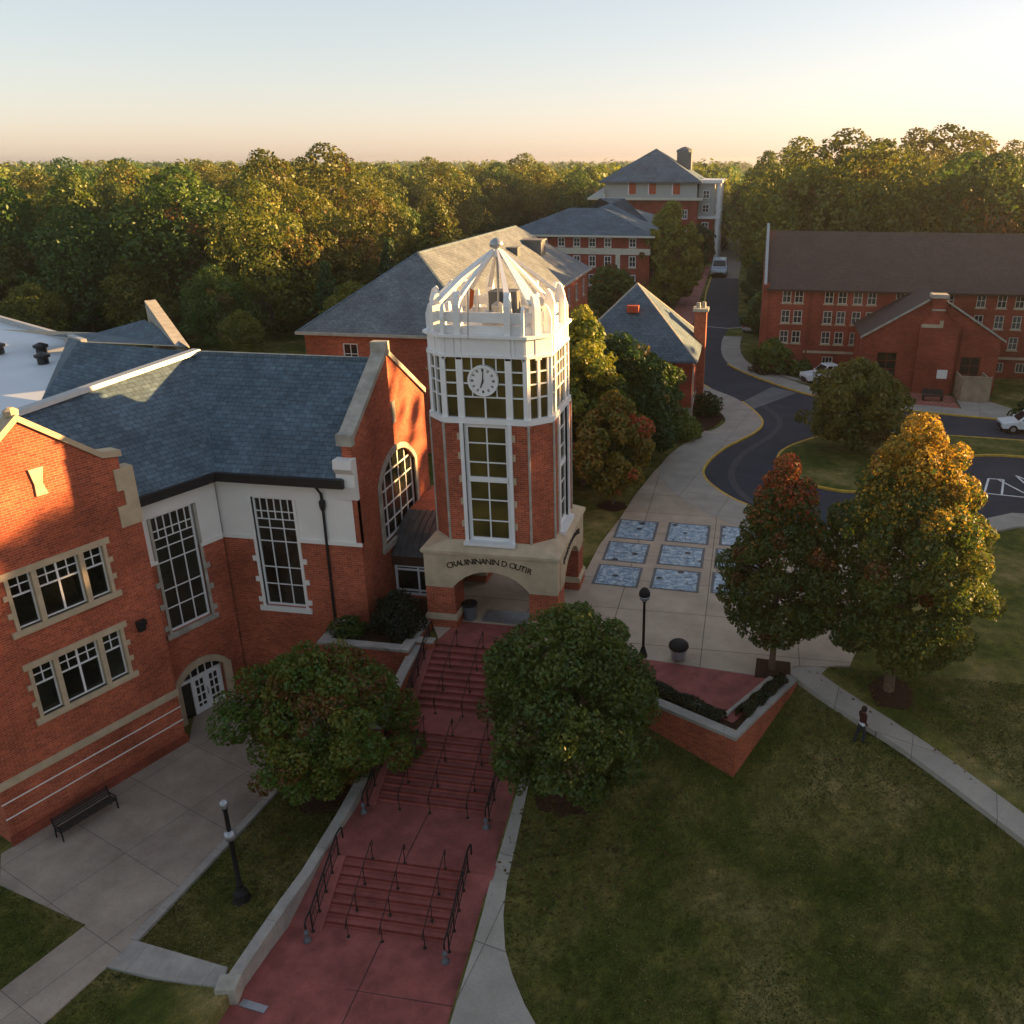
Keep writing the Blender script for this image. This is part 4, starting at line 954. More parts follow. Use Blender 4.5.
# lettering following the arch on two sides
def lettering(fr, Wd, text, parent):
    a, b = 1.1, Wd - 1.25
    R0 = 5.6; cxm = Wd / 2 - .05; zc = 3.52 - R0
    cu = bpy.data.curves.new('lettering', 'FONT'); cu.size = .36; cu.extrude = .012; cu.resolution_u = 3
    me_all = bmesh.new(); dg = bpy.context.evaluated_depsgraph_get(); n = len(text)
    wd_ = {'I': .42, ' ': .55, '.': .4, 'M': 1.25, 'N': 1.1, 'O': 1.15, 'Q': 1.15, 'C': 1.05}; ws = [wd_.get(c_, .95) for c_ in text]; tot = sum(ws); acc = 0
    for i, chh in enumerate(text):
        pos = acc + ws[i] / 2; acc += ws[i]
        if chh == ' ': continue
        cu2 = cu.copy(); cu2.body = chh; cu2.align_x = 'CENTER'
        o = bpy.data.objects.new('tmp', cu2); COL.objects.link(o); dg = bpy.context.evaluated_depsgraph_get()
        me = o.evaluated_get(dg).to_mesh(); ang = (pos - tot / 2) * (b - a) / tot / R0
        mt = Matrix.Translation(fr.p(cxm + R0 * math.sin(ang), .045, zc + R0 * math.cos(ang))) @ Matrix(((*fr.tx, 0), (0, 0, 1, 0), (*fr.n, 0), (0, 0, 0, 1))).transposed() @ Matrix.Rotation(-ang, 4, 'Z') @ Matrix.Scale(1.15, 4)
        for r_ in range(3): pass
        me2 = me.copy(); me2.transform(mt); me_all.from_mesh(me2)
        o.to_mesh_clear(); bpy.data.objects.remove(o); bpy.data.meshes.remove(me2)
    me = bpy.data.meshes.new('lettering'); me_all.transform(Matrix.Translation(-V(T.location))); me_all.to_mesh(me); me_all.free(); me.materials.append(M['letter'])
    o = bpy.data.objects.new('lettering', me); COL.objects.link(o); o.parent = parent
lettering(FRONT, B, 'CRAUININANIN D OUTIR', T)
lettering(RIGHT, 6.4, 'CRAUININANIN D OUTIR', T)
# ------------------------------------------------------------------ other buildings
def gable_prism(mb, x0, x1, y0, y1, ze, zr, axis='x'): pass
# hip-roofed hall right behind the main hall
t = thing('hip_roofed_hall', 'long brick hall with blue hipped roof right behind the clock tower', 'building', (-11.7, 48, 0))
x0, x1, y0, y1 = -18.6, -4.9, 26.2, 71
b = MB(); frf = Fr((x0, y0, 0), (1, 0), (0, -1)); frr = Fr((x1, y0, 0), (0, 1), (1, 0))
hs = [(3.0, 4.2, 6.6, 8.2), (9.6, 10.8, 6.6, 8.2), (3.0, 4.2, 3.0, 4.8), (9.6, 10.8, 3.0, 4.8)]
wall_holes(b, frf, 0, x1 - x0, -.3, 9, hs, .2)
hr_ = [(2.2 + 4.4 * k, 3.5 + 4.4 * k, z, z + 1.9) for k in range(10) for z in (2.2, 6.2)]
wall_holes(b, frr, 0, y1 - y0, -.3, 9, hr_, .2)
b.quad((x0, y0, -.3), (x0, y1, -.3), (x0, y1, 9), (x0, y0, 9)); b.quad((x0, y1, -.3), (x1, y1, -.3), (x1, y1, 9), (x0, y1, 9)); b.build('wall', 'brick', t)
for h in hs: window(t, frf, *h, .16, vb=[.5], hb=[.5], sill='stone')
for h in hr_: window(t, frr, *h, .16, vb=[.5], hb=[.5], sill='stone', glass='glass_far')
r = MB(); r.cur = 0; hip_roof(r, x0, x1, y0, y1, 9.0, 14.2, .45); r.build('roof', 'slate_pale', t)
gt = MB(); gt.ribbon([(x0 - .47, y0 - .47), (x1 + .47, y0 - .47), (x1 + .47, y1 + .47)], .14, 9.05, .22); gt.build('gutter', 'stone_grey', t)
hc = MB(); ridge_cap(hc, V((x0 - .45, y0 - .45, 9.02)), V((-11.75, 33.1, 14.22)), .13, .02); ridge_cap(hc, V((x1 + .45, y0 - .45, 9.02)), V((-11.75, 33.1, 14.22)), .13, .02); ridge_cap(hc, V((-11.75, 33.1, 14.22)), V((-11.75, 63.9, 14.22)), .14, .03); hc.build('ridge_cap', 'slate', t)
for (dx, dy, s_, lab) in ((-9.0, 60.6, .95, 0), (-9.3, 53.3, .5, 1)):
    zr = 14.2 - (dx + 11.75) / 7.3 * 5.2
    d_ = MB(); d_.prism(Fr((dx, dy, 0), (1, 0), (0, -1)), [(-1.4 * s_, zr - .3), (1.2 * s_, zr - 1.4), (1.2 * s_, zr + .75 * s_), (-.8 * s_, zr + .75 * s_)], -1.1 * s_, 1.1 * s_); o = d_.build('dormer', 'louvre', t)
    e_ = MB(); e_.box(Fr((dx, dy, 0), (1, 0), (0, -1)), -.95 * s_, 1.35 * s_, -1.2 * s_, 1.2 * s_, zr + .752 * s_, zr + .9 * s_); e_.build('dormer_roof', 'shingle_tan', o)

# small house with chimney
t = thing('hip_roofed_house', 'small brick house with pyramid slate roof and tall side chimney by the road bend', 'house', (5, 42, 0))
x0, x1, y0, y1 = -.6, 10.1, 36.6, 47.2
b = MB(); frf = Fr((x0, y0, 0), (1, 0), (0, -1)); frr = Fr((x1, y0, 0), (0, 1), (1, 0))
hs = [(1.6, 2.8, 2.3, 4.3), (4.6, 5.8, 2.3, 4.3)]; hr_ = [(1.4, 2.5, 2.4, 4.4), (8.2, 9.3, 2.4, 4.4)]
wall_holes(b, frf, 0, x1 - x0, -.3, 5.6, hs, .2); wall_holes(b, frr, 0, y1 - y0, -.3, 5.6, hr_, .2)
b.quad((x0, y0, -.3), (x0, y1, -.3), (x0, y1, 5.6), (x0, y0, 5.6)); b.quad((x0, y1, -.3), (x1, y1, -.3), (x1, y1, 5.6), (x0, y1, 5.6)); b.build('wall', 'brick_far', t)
for h in hs: window(t, frf, *h, .16, vb=[.5], hb=[.5], sill='stone')
for h in hr_: window(t, frr, *h, .16, vb=[.5], hb=[.5], sill='stone')
bd = MB(); bd.box(frf, -.05, x1 - x0 + .05, 0, .07, 1.4, 1.62); bd.box(frr, -.05, y1 - y0 + .05, .003, .067, 1.4, 1.62); bd.box(frf, x1 - x0 - .4, x1 - x0 + .06, .002, .09, -.2, 1.4); bd.build('band', 'stone_grey', t)
r = MB(); hip_roof(r, x0, x1, y0, y1, 5.65, 11.1, .4); r.build('roof', 'slate', t)
hc = MB()
for p in ((x0 - .4, y0 - .4), (x1 + .4, y0 - .4), (x1 + .4, y1 + .4)): ridge_cap(hc, V((*p, 5.67)), V((4.75, 41.95, 11.12)), .09, .02)
hc.build('ridge_cap', 'stone_grey', t)
c = MB(); c.box(ID, 9.7, 10.75, 43.2, 44.6, -.3, 8.6); ch_ = c.build('chimney', 'brick', t); c = MB(); c.box(ID, 9.55, 10.9, 43.05, 44.75, 8.6, 8.85); c.build('chimney_cap', 'stone_grey', ch_)
for p_ in ((10.0, 43.7, 8.85), (10.45, 44.1, 8.85)): c = MB(); c.lathe(p_, [(.2, 0), (.18, .48)], 8); c.build('chimney_pot', 'stone_grey', ch_)
v_ = MB(); v_.box(Fr((4.7, 39.6, 0), (1, 0), (0, -1)), -.5, .5, -.3, .42, 9.0, 9.55); v_.build('roof_vent', 'redpanel', t)
dp = MB(); dp.tube([(10.35, 36.45, 5.5), (10.2, 36.5, 5.0), (10.2, 36.5, 0)], .07, 6); dp.build('downpipe', 'stone_grey', t)

# long dormitory on the right
t = thing('dormitory', 'long three-storey brick dormitory under a steep brown roof behind the road', 'building', (40, 66, 0))
x0, x1, y0, y1 = 15.9, 84, 60.6, 76
frf = Fr((x0, y0, 0), (1, 0), (0, -1))
wx = [18.27, 19.53, 22.6, 23.95, 25.5, 26.9, 29.7, 34.5, 37.6, 39.6, 41.3, 43.2, 46, 47.6, 50.4, 52, 55, 56.5]
hs = []
for i, u in enumerate(wx):
    for z0, z1 in ((7.05, 8.4), (4.95, 6.3), (2.85, 4.15)):
        if z0 < 6 and 27.5 < u < 36.5: continue
        hs.append((u - .45 - x0, u + .45 - x0, z0, z1))
hs += [(u - .55 - x0, u + .55 - x0, .5, 1.5) for u in (23.0, 26.0, 40.2, 42.5, 46)]
b = MB(); wall_holes(b, frf, 0, x1 - x0, -.3, 8.6, hs, .18)
ym = (y0 + y1) / 2
for x in (x0, x1):
    b.quad((x, y0, -.3), (x, y1, -.3), (x, y1, 8.6), (x, ym, 14.5), (x, y0, 8.6))
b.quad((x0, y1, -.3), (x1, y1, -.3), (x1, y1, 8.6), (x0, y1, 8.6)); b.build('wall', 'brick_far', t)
for h in hs: window(t, frf, *h, .14, vb=[.5] if h[3] > 2 else [.33, .66], hb=[.5] if h[3] > 2 else [], fw=.08, bw=.06, sill='stone' if h[3] > 2 else None, glass='glass_far', sillw=.14, frame='cream')
r = MB()
r.quad((x0 + .25, y0 - .5, 8.5), (x1, y0 - .5, 8.5), (x1, ym, 13.75), (x0 + .25, ym, 13.75)); r.quad((x0 + .25, y1 + .5, 8.5), (x1, y1 + .5, 8.5), (x1, ym, 13.75), (x0 + .25, ym, 13.75))
r.build('roof', 'shingle', t)
gt = MB(); gt.box(frf, .25, x1 - x0, .42, .56, 8.3, 8.52); gt.build('gutter', plain('brown gutter', (.06, .03, .022), .6, .3), t)
gb = MB()
fg = Fr((x0, y0, 0), (0, 1), (-1, 0)); dpt = .5
for a, b_ in (((-.55, 8.9), (7.7, 14.35)), ((7.7, 14.35), (15.9, 8.9))): gb.prism(fg, [a, b_, (b_[0], b_[1] + .16), (a[0], a[1] + .16)], -.22, .08)
gb.build('coping', 'ridge', t)
gw = MB(); gw.prism(fg, [(-.5, 8.2), (7.7, 13.4), (7.7, 14.35), (-.5, 8.9)], -.2, .05); gw.box(fg, -.3, .5, -.5, .1, -.3, 9); gw.build('parapet', 'brick_far', t)
for a_, b_ in ((4.5, 12.), (22.5, 50)): bd = MB(); bd.box(frf, a_, b_, 0, .1, 1.85, 2.1); bd.build('band', 'stone', t)
dp = MB(); dp.tube([(20.7, y0 - .1, 8.3), (20.7, y0 - .1, 0)], .09, 6); dp.build('downpipe', 'brick_dark', t)
# its gabled front wing
wv = 53.0; fw_ = Fr((25.6, wv, 0), (1, 0), (0, -1)); Wd = 12.5
hs = [(1.35, 3.3, 1.2, 3.7), (9.1, 11.0, .9, 3.5), (7.05, 8.05, 1.45, 2.3)]
b = MB(); wall_holes(b, fw_, 0, Wd, -.3, 5.2, hs[:2], .25)
b.quad(*[fw_.p(x, 0, z) for x, z in ((0, 5.2), (Wd, 5.2), (6.2, 9.0))])
for x in (0, Wd): b.quad(fw_.p(x, 0, -.3), fw_.p(x, -7.6, -.3), fw_.p(x, -7.6, 5.2), fw_.p(x, 0, 5.2))
b.box(fw_, 4.9, 8.4, 0, .7, -.3, 6.4); b.prism(fw_, [(4.9, 6.4), (8.4, 6.4), (6.95, 7.4), (5.7, 7.4)], 0, .7); b.box(fw_, 5.75, 6.95, -.5, .65, 7.0, 9.0); b.build('front_wing', 'brick_far', t)
for h in hs[:2]: window(t, fw_, *h, .2, vb=[.5], hb=[.33, .66], frame='brick_dark', glass='glass', fw=.1)
d_ = MB(); d_.box(fw_, 7.0, 7.95, .7, .74, 1.45, 2.3); d_.build('notice_board', 'stucco', t)
c = MB(); c.box(fw_, 5.6, 7.1, -.6, .8, 9.0, 9.35); c.build('chimney_cap', 'stone_grey', t); c = MB(); c.box(fw_, 5.72, 6.98, .65, .72, 7.85, 8.0); c.build('band', 'stone_grey', t)
c = MB(); c.box(fw_, 5.0, 6.9, .7, .95, 6.3, 6.6); c.box(fw_, 6.6, 6.9, .7, .95, 6.6, 6.95); c.build('ledge', 'stone', t)
r = MB()
r.quad(fw_.p(-.35, .3, 5.1), fw_.p(6.2, .3, 9.15), fw_.p(6.2, -9.5, 9.15), fw_.p(-.35, -8, 5.1)); r.quad(fw_.p(Wd + .35, .3, 5.1), fw_.p(6.2, .3, 9.15), fw_.p(6.2, -9.5, 9.15), fw_.p(Wd + .35, -8, 5.1)); r.build('wing_roof', 'shingle', t)
vb_ = MB()
for a, b_ in (((-.4, 4.98), (5.5, 8.7)), ((6.95, 8.7), (Wd + .4, 4.98))): vb_.prism(fw_, [a, b_, (b_[0], b_[1] + .2), (a[0], a[1] + .2)], .3, .4)
vb_.build('verge', 'stone_grey', t)
dp = MB(); dp.tube([fw_.p(8.9, .1, 6.4), fw_.p(8.9, .1, .1)], .09, 6); dp.build('downpipe', 'brick_dark', t)
t = thing('ramp_enclosure', 'tan boarded enclosure against the dormitory front wing', 'enclosure', (35.7, 50.6, 0))
e = MB(); fe = Fr((34.45, 49.6, 0), (1, -.02), (0, -1)); e.box(fe, 0, 2.5, -.18, 0, -.1, 2.25); e.box(fe, -.02, .16, -3.3, -.183, -.1, 2.1); e.box(fe, 2.34, 2.52, -3.3, -.183, -.1, 2.1)
e.build('panel', 'panel_board', t); e = MB()
for x in (-.03, 2.4): e.box(fe, x, x + .14, -.1, .05, -.1, 2.4)
e.box(fe, .11, 2.4, -.13, .06, 2.25, 2.36); e.build('post', 'panel_board', t)

# three-storey hall beyond
t = thing('brick_hall', 'three-storey brick hall with pale bands and hipped blue roof beyond the tall green tree', 'building', (-20, 110, 0))
x0, x1, y0, y1 = -23.2, -.9, 102, 119
frf = Fr((x0, y0, 0), (1, 0), (0, -1)); frr = Fr((x1, y0, 0), (0, 1), (1, 0)); hs = []
for u in (-21.8, -19.6, -17.2, -14.5, -12.1, -9.7, -7.3, -3.5):
    for z0, z1 in ((8.65, 10.0), (5.75, 7.4), (2.95, 4.65)): hs.append((u - .55 - x0, u + .55 - x0, z0, z1))
b = MB(); wall_holes(b, frf, 0, x1 - x0, -.3, 10.4, hs, .2)
hr_ = [(2 + 3.6 * k, 3.1 + 3.6 * k, z, z + 1.6) for k in range(4) for z in (2.95, 5.75, 8.55)]
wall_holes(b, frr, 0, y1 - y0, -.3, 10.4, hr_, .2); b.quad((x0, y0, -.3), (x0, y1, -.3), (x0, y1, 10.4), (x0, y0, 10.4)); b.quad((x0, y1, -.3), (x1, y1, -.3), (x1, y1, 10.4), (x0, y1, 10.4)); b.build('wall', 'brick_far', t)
for i, h in enumerate(hs): window(t, frf, *h, .14, vb=[.5], hb=[.5], fw=.13, bw=.07, sill='stone', glass='glass_far', sillw=.2)
for h in hr_: window(t, frr, *h, .14, vb=[.5], hb=[.5], fw=.13, bw=.07, glass='glass_far')
bd = MB()
for z0, z1 in ((7.6, 8.5), (1.9, 2.35)): bd.box(frf, -.1, x1 - x0 + .1, 0, .15, z0, z1); bd.box(frr, -.1, y1 - y0, .003, .147, z0, z1)
bd.build('band', 'cream', t)
for u in (-5.7, -18.4): bd = MB(); bd.box(frf, u - x0 - .35, u - x0 + .35, 0, .2, -.2, 7.6); bd.build('pilaster', 'cream', t)
r = MB(); A_, B_ = hip_roof(r, x0, x1, y0, y1, 10.4, 13.9, .8, axis='x', th=.3); r.build('roof', 'slate', t)
bd = MB(); bd.box(frf, -.9, x1 - x0 + .9, .8, .95, 10.15, 10.42); bd.build('gutter', 'cream', t)
t = thing('brick_hall', 'lower blue-roofed hall showing only its roof in front of the portico building', 'building', (-16, 138, 0))
x0, x1, y0, y1 = -19.5, -4.2, 126, 146
b = MB(); b.box(ID, x0, x1, y0, y1, -.3, 10.6); b.build('wall', 'brick_far', t)
r = MB(); hip_roof(r, x0, x1, y0, y1, 10.6, 14.4, .8, axis='x', th=.3); r.build('roof', 'slate', t)
# tall building with portico
t = thing('portico_building', 'tall brick building with grey attic storey, red panels and white portico at the road end', 'building', (-8, 175, 0))
x0, x1, y0, y1 = -20.5, 2.2, 166.5, 189
frf = Fr((x0, y0, 0), (1, 0), (0, -1)); frr = Fr((x1, y0, 0), (0, 1), (1, 0))
b = MB(); hr_ = [(1.5 + 4 * k, 3.1 + 4 * k, z, z + 2) for k in range(5) for z in (2, 5.5, 9)]
wall_holes(b, frr, 0, y1 - y0, -.3, 13.2, hr_, .2); hs = [(16.8 + 2.6 * k, 18 + 2.6 * k, z, z + 2) for k in range(2) for z in (2, 5.5, 9)]
wall_holes(b, frf, 0, x1 - x0, -.3, 13.2, hs, .2); b.quad((x0, y0, -.3), (x0, y1, -.3), (x0, y1, 13.2), (x0, y0, 13.2)); b.quad((x0, y1, -.3), (x1, y1, -.3), (x1, y1, 13.2), (x0, y1, 13.2)); b.build('wall', 'brick_far', t)
for h in hs: window(t, frf, *h, .14, vb=[.5], hb=[.5], fw=.16, bw=.1, glass='glass_far')
for h in hr_: window(t, frr, *h, .14, vb=[.5], hb=[.5], fw=.16, bw=.1, glass='glass_far')
lg = MB(); lg.box(ID, x0 - 1.3, x1 + 1.0, y0 - 1., y1 + 1, 12.9, 13.35); lg.build('ledge', 'cream', t)
at = MB(); at.box(ID, x0 + 2.3, x1 - .3, y0 + .5, y1 - .5, 13.35, 16.7); at.add([(x0 - 1.2, y0 - .9, 13.36), (x0 + 2.3, y0 - .9, 13.36), (x0 + 2.3, y0 + .6, 15.6), (x0 + 2.2, y0 + 3, 15.6)], [[0, 1, 2], [0, 2, 3]]); at.build('attic', 'grey_panel', t)
for u in (-12.1, -7.7, -2.5):
    p = MB(); p.box(frf, u - x0 - .75, u - x0 + .75, -.5, -.42, 14.1, 16.45); o = p.build('red_panel', 'redpanel', t)
    p = MB(); p.box(frf, u - x0 - 1.0, u - x0 - .75, -.5, -.38, 14.0, 16.5); p.build('jamb', 'white', o)
r = MB(); hip_roof(r, x0 + 2.3, x1 - .3, y0 + .5, y1 - .5, 16.7, 23.4, 1.1, th=.35); r.build('roof', 'slate', t)
cu_ = MB(); cu_.box(ID, -3.4, -.2, 176, 180, 19, 22.6); cu_.lathe((-1.8, 178, 22.6), [(2.0, 0), (1.8, .5), (.8, 1.0), (.05, 1.2)], 12); cu_.build('roof_plant', 'louvre', t)
pb = MB(); pb.box(ID, x1 + .003, 5.6, y0 + 2.6, y1 - 2.6, -.3, 9.0); pb.build('side_wing', 'brick_far', t)
pb = MB(); pb.box(ID, x1 + .003, 5.6, y0 + 2.6, y1 - 2.6, 9.5, 16.3); pb.build('side_wing', 'grey_panel', t)
fw2 = Fr((x1, y0 + 2.6, 0), (1, 0), (0, -1)); fr2 = Fr((5.6, y0 + 2.6, 0), (0, 1), (1, 0))
for z in (1.5, 4.0, 6.6, 10.3, 13.2): window(t, fw2, .9, 2.4, z, z + 1.7, -.1, vb=[.5], hb=[.5], fw=.15, bw=.1, glass='glass_far')
for k in range(4):
    for z in (1.5, 4.0, 6.6, 10.3, 13.2): window(t, fr2, 1.5 + 4.2 * k, 3.1 + 4.2 * k, z, z + 1.7, -.1, vb=[.5], hb=[.5], fw=.15, bw=.1, glass='glass_far')
po = MB(); po.box(ID, x1, 7.2, y0 + 2, y1 - 2, 16.3, 17.0); po.box(ID, x1, 7.0, y0 + 2.2, y1 - 2.2, 9.0, 9.5); po.box(ID, 6.85, 7.0, y0 + 2.2, y1 - 2.2, 9.5, 10.5); po.build('portico', 'white', t)
for y in (y0 + 2.8, y0 + 8, y0 + 13.5, y1 - 2.8):
    c = MB(); c.lathe((6.5, y, 9.5), [(.42, 0), (.42, 6.8)], 10); c.build('column', 'white', t)
    c = MB(); c.lathe((6.5, y, 0), [(.5, 0), (.5, 9.0)], 10); c.build('column', 'white', t)
# pale low building glimpsed at the far left
for x, y, z, w_, d_, h_, lab in ((-118, 118, 0, 16, 10, 9.5, 'pale low house far left among the trees'), (-52, 74, 0, 5, 6, 3.2, 'small pale shed in the wood behind the white deck')):
    t = thing('house', lab, 'house', (x, y, 0)); b = MB(); b.box(ID, x - w_ / 2, x + w_ / 2, y - d_ / 2, y + d_ / 2, -.3, h_); b.build('wall', 'cream', t)
    r = MB(); hip_roof(r, x - w_ / 2, x + w_ / 2, y - d_ / 2, y + d_ / 2, h_, h_ + 2.2, .5, axis='x'); r.build('roof', 'shingle_tan', t)
# ------------------------------------------------------------------ handrails
FL = (('upper', -1.6, -4.95, 0., -1.5), ('middle', -6.35, -9.45, -1.5, -2.95), ('lower', -12.15, -14.55, -2.95, -4.2))
WHERE = {.62: 'left edge', 1.95: 'left centre line', 3.2: 'middle line', 4.75: 'right centre line', 5.62: 'right edge'}
for nm, v0, v1, z0, z1 in FL:
    for u in (.62, 1.95, 3.2, 4.75, 5.62):
        orn = u in (.62, 5.62)
        t = thing('handrail', '%s black handrail on the %s of the %s flight of steps' % ('ornate' if orn else 'thin', WHERE[u], nm), 'handrail', (u, (v0 + v1) / 2, (z0 + z1) / 2), group='black handrails on the red stairs')
        zz = lambda v: z0 + (z1 - z0) * (v - v0) / (v1 - v0)
        hgt = .95 if orn else .8
        r = MB(); rad = .034 if orn else .017
        pts = [(u, v0 + .45, z0 + hgt - .55), (u, v0 + .42, z0 + hgt - .06), (u, v0 + .3, z0 + hgt), (u, v0, z0 + hgt), (u, v1, z1 + hgt), (u, v1 - .3, z1 + hgt - .04), (u, v1 - .42, z1 + hgt - .16), (u, v1 - .4, z1 + hgt - .4)]
        if not orn: pts = [(u, v0 + .12, z0 + hgt - .25), (u, v0 + .1, z0 + hgt), (u, v0, z0 + hgt), (u, v1, z1 + hgt), (u, v1 - .1, z1 + hgt - .06), (u, v1 - .12, z1 + hgt - .3)]
        r.tube(pts, rad, 6); r.build('top_rail', 'black', t, smooth=True)
        np_ = 3 if not orn else 4
        for k in range(np_ + 1):
            v = v0 + (v1 - v0) * k / np_; p = MB(); p.tube([(u, v, zz(v) - .2), (u, v, zz(v) + hgt)], .026 if orn else .016, 6)
            p.lathe((u, v, zz(v)), [(.06, 0), (.06, .03), (.03, .06)], 8); p.build('post', 'black', t)
        if orn:
            b = MB()
            for q in (.16, .62): b.tube([(u, v0, z0 + q), (u, v1, z1 + q)], .017, 6)
            b.build('lower_rail', 'black', t)
            n = int(abs(v1 - v0) / .16)
            b = MB()
            for k in range(n):
                v = v0 + (v1 - v0) * (k + .5) / n; z = zz(v)
                b.tube([(u, v, z + .16), (u, v, z + .62)], .009, 4)
                c = V((u, v, z + .78)); b.tube([c + V((0, .07 * math.cos(a), .07 * math.sin(a))) for a in [i * math.pi / 4 for i in range(9)]], .008, 4)
            b.build('scrollwork', 'black', t)
            f = MB()
            for v, z in ((v1 - .4, z1),): f.lathe((u, v, z - .05), [(.13, 0), (.15, .08), (.1, .16), (.05, .22), (.06, .34), (.1, .42), (.06, .5)], 10)
            f.build('newel_foot', 'louvre', t, smooth=True)
# ------------------------------------------------------------------ lamp posts
t = thing('lamp_post', 'black lamp post with bell base and grey collar globe on the grass strip', 'street lamp', (-2.49, -13.8, -4.1))
c = (-2.49, -13.8, -4.1)
p = MB(); p.lathe(c, [(.36, -.1), (.36, .06), (.3, .16), (.26, .42), (.15, .56), (.12, .7)], 12); p.build('base', 'black', t)
p = MB(); p.lathe(c, [(.1, .7), (.12, .78), (.09, .85), (.085, 3.0), (.13, 3.05), (.1, 3.1), (.08, 3.2), (.075, 4.15), (.11, 4.18), (.11, 4.22)], 10); p.build('pole', 'black', t, smooth=True)
p = MB(); p.lathe(c, [(.06, 2.84), (.18, 2.88), (.23, 3.02), (.18, 3.18), (.06, 3.24)], 14); p.build('collar', 'steel', t, smooth=True)
p = MB(); p.lathe(c, [(.1, 4.22), (.15, 4.28), (.17, 4.38), (.13, 4.5), (.05, 4.56)], 12); p.build('lamp_globe', 'steel', t, smooth=True)
t = thing('lamp_post', 'slim black lamp post with round dark head on the plaza edge', 'street lamp', (10.6, -1.1, 0))
c = (10.6, -1.1, 0)
p = MB(); p.lathe(c, [(.2, 0), (.2, .1), (.14, .3), (.09, .5)], 10); p.build('base', 'black', t)
p = MB(); p.lathe(c, [(.065, .45), (.06, 2.75), (.1, 2.8), (.12, 2.86)], 10); p.build('pole', 'black', t, smooth=True)
p = MB(); p.lathe(c, [(.13, 2.86), (.22, 2.95), (.24, 3.05), (.23, 3.1)], 12); p.build('lamp_globe', 'steel', t, smooth=True)
p = MB(); p.lathe(c, [(.24, 3.1), (.26, 3.14), (.24, 3.3), (.15, 3.44), (.04, 3.5)], 12); p.build('lamp_hood', 'black', t, smooth=True)
# ------------------------------------------------------------------ bench by the wall
t = thing('park_bench', 'black slatted bench against the brick wall of the lower plaza', 'bench', (-11.1, -11.1, -4.18))
FBn = Fr((-12.0, -12.0, -4.18), d2, ex2)   # x along, y outwards
for i in range(5): pass
s = MB()
for k in range(5): s.box(FBn, .15, 2.45, .42 + .1 * k, .5 + .1 * k, .43, .46)
s.build('seat', 'wood', t)
s = MB()
for k in range(4): s.prism(Fr(FBn.p(.15, 0, 0), d2, ex2), [(0, .5 + .1 * k), (2.3, .5 + .1 * k), (2.3, .57 + .1 * k), (0, .57 + .1 * k)], .3 + .02 * (3 - k), .33 + .02 * (3 - k))
s.build('backrest', 'wood', t)
for x in (.12, 2.42):
    s = MB()
    for a, b in (((.38, 0), (.42, .44)), ((.88, 0), (.86, .62)), ((.42, .44), (.3, .92)), ((.4, .42), (.88, .42)), ((.36, .62), (.9, .62))): s.tube([FBn.p(x, a[0], a[1]), FBn.p(x, b[0], b[1])], .03, 6)
    s.build('leg', 'black', t)
# ------------------------------------------------------------------ bins
t = thing('litter_bin', 'domed black and steel litter bin at the edge of the red paving', 'bin', (12.2, -1.15, 0)); c = (12.2, -1.15, 0)
for a in (0, 2.1, 4.2):
    p = MB(); p.tube([(c[0] + .26 * math.cos(a), c[1] + .26 * math.sin(a), 0), (c[0] + .24 * math.cos(a), c[1] + .24 * math.sin(a), .6)], .04, 6); p.build('leg', 'steel', t)
p = MB(); p.lathe(c, [(.3, .12), (.34, .2), (.36, .62), (.33, .66)], 14); p.build('drum', 'steel', t)
p = MB(); p.lathe(c, [(.42, .64), (.46, .72), (.44, .86), (.34, .96), (.15, 1.02), (.02, 1.03)], 14); p.build('lid', 'black', t, smooth=True)
t = thing('litter_bin', 'round black slatted bin beside the left pier under the arch', 'bin', (1.75, 1.0, 0)); c = (1.8, .95, 0)
p = MB(); p.lathe(c, [(.25, 0), (.3, .06), (.34, .78), (.3, .8)], 14); p.build('drum', 'louvre', t)
p = MB(); p.lathe(c, [(.37, .78), (.4, .84), (.37, .9), (.22, .9), (.2, .84)], 14); p.build('rim', 'black', t, smooth=True)
for k in range(14): pass
# door mat / pale slab under the arch
t = thing('door_mat', 'pale grey mat on the floor under the arch', 'mat', (3.4, 1.6, 0)); p = MB(); p.box(Fr((2.4, 1.9, 0), (1, 0), (0, -1)), 0, 2.3, -.1, 1.1, .008, .03); p.build('mat', 'steel', t)
t = thing('picnic_bench', 'dark curved bench on the red brick patio of the dormitory', 'bench', (32.0, 49.6, -.04)); 
p = MB(); p.box(Fr((31.0, 49.5, 0), (1, -.05), (0, -1)), 0, 1.9, -.25, .25, .4, .48); p.build('seat', 'wood', t, bevel=.02)
p = MB(); p.box(Fr((31.0, 49.5, 0), (1, -.05), (0, -1)), 0, 1.9, -.42, -.34, .5, 1.0); p.build('backrest', 'wood', t, bevel=.02)
for x in (.1, 1.75):
    p = MB(); p.box(Fr((31.0, 49.5, 0), (1, -.05), (0, -1)), x, x + .08, -.42, .25, -.05, .4); p.build('leg', 'black', t)
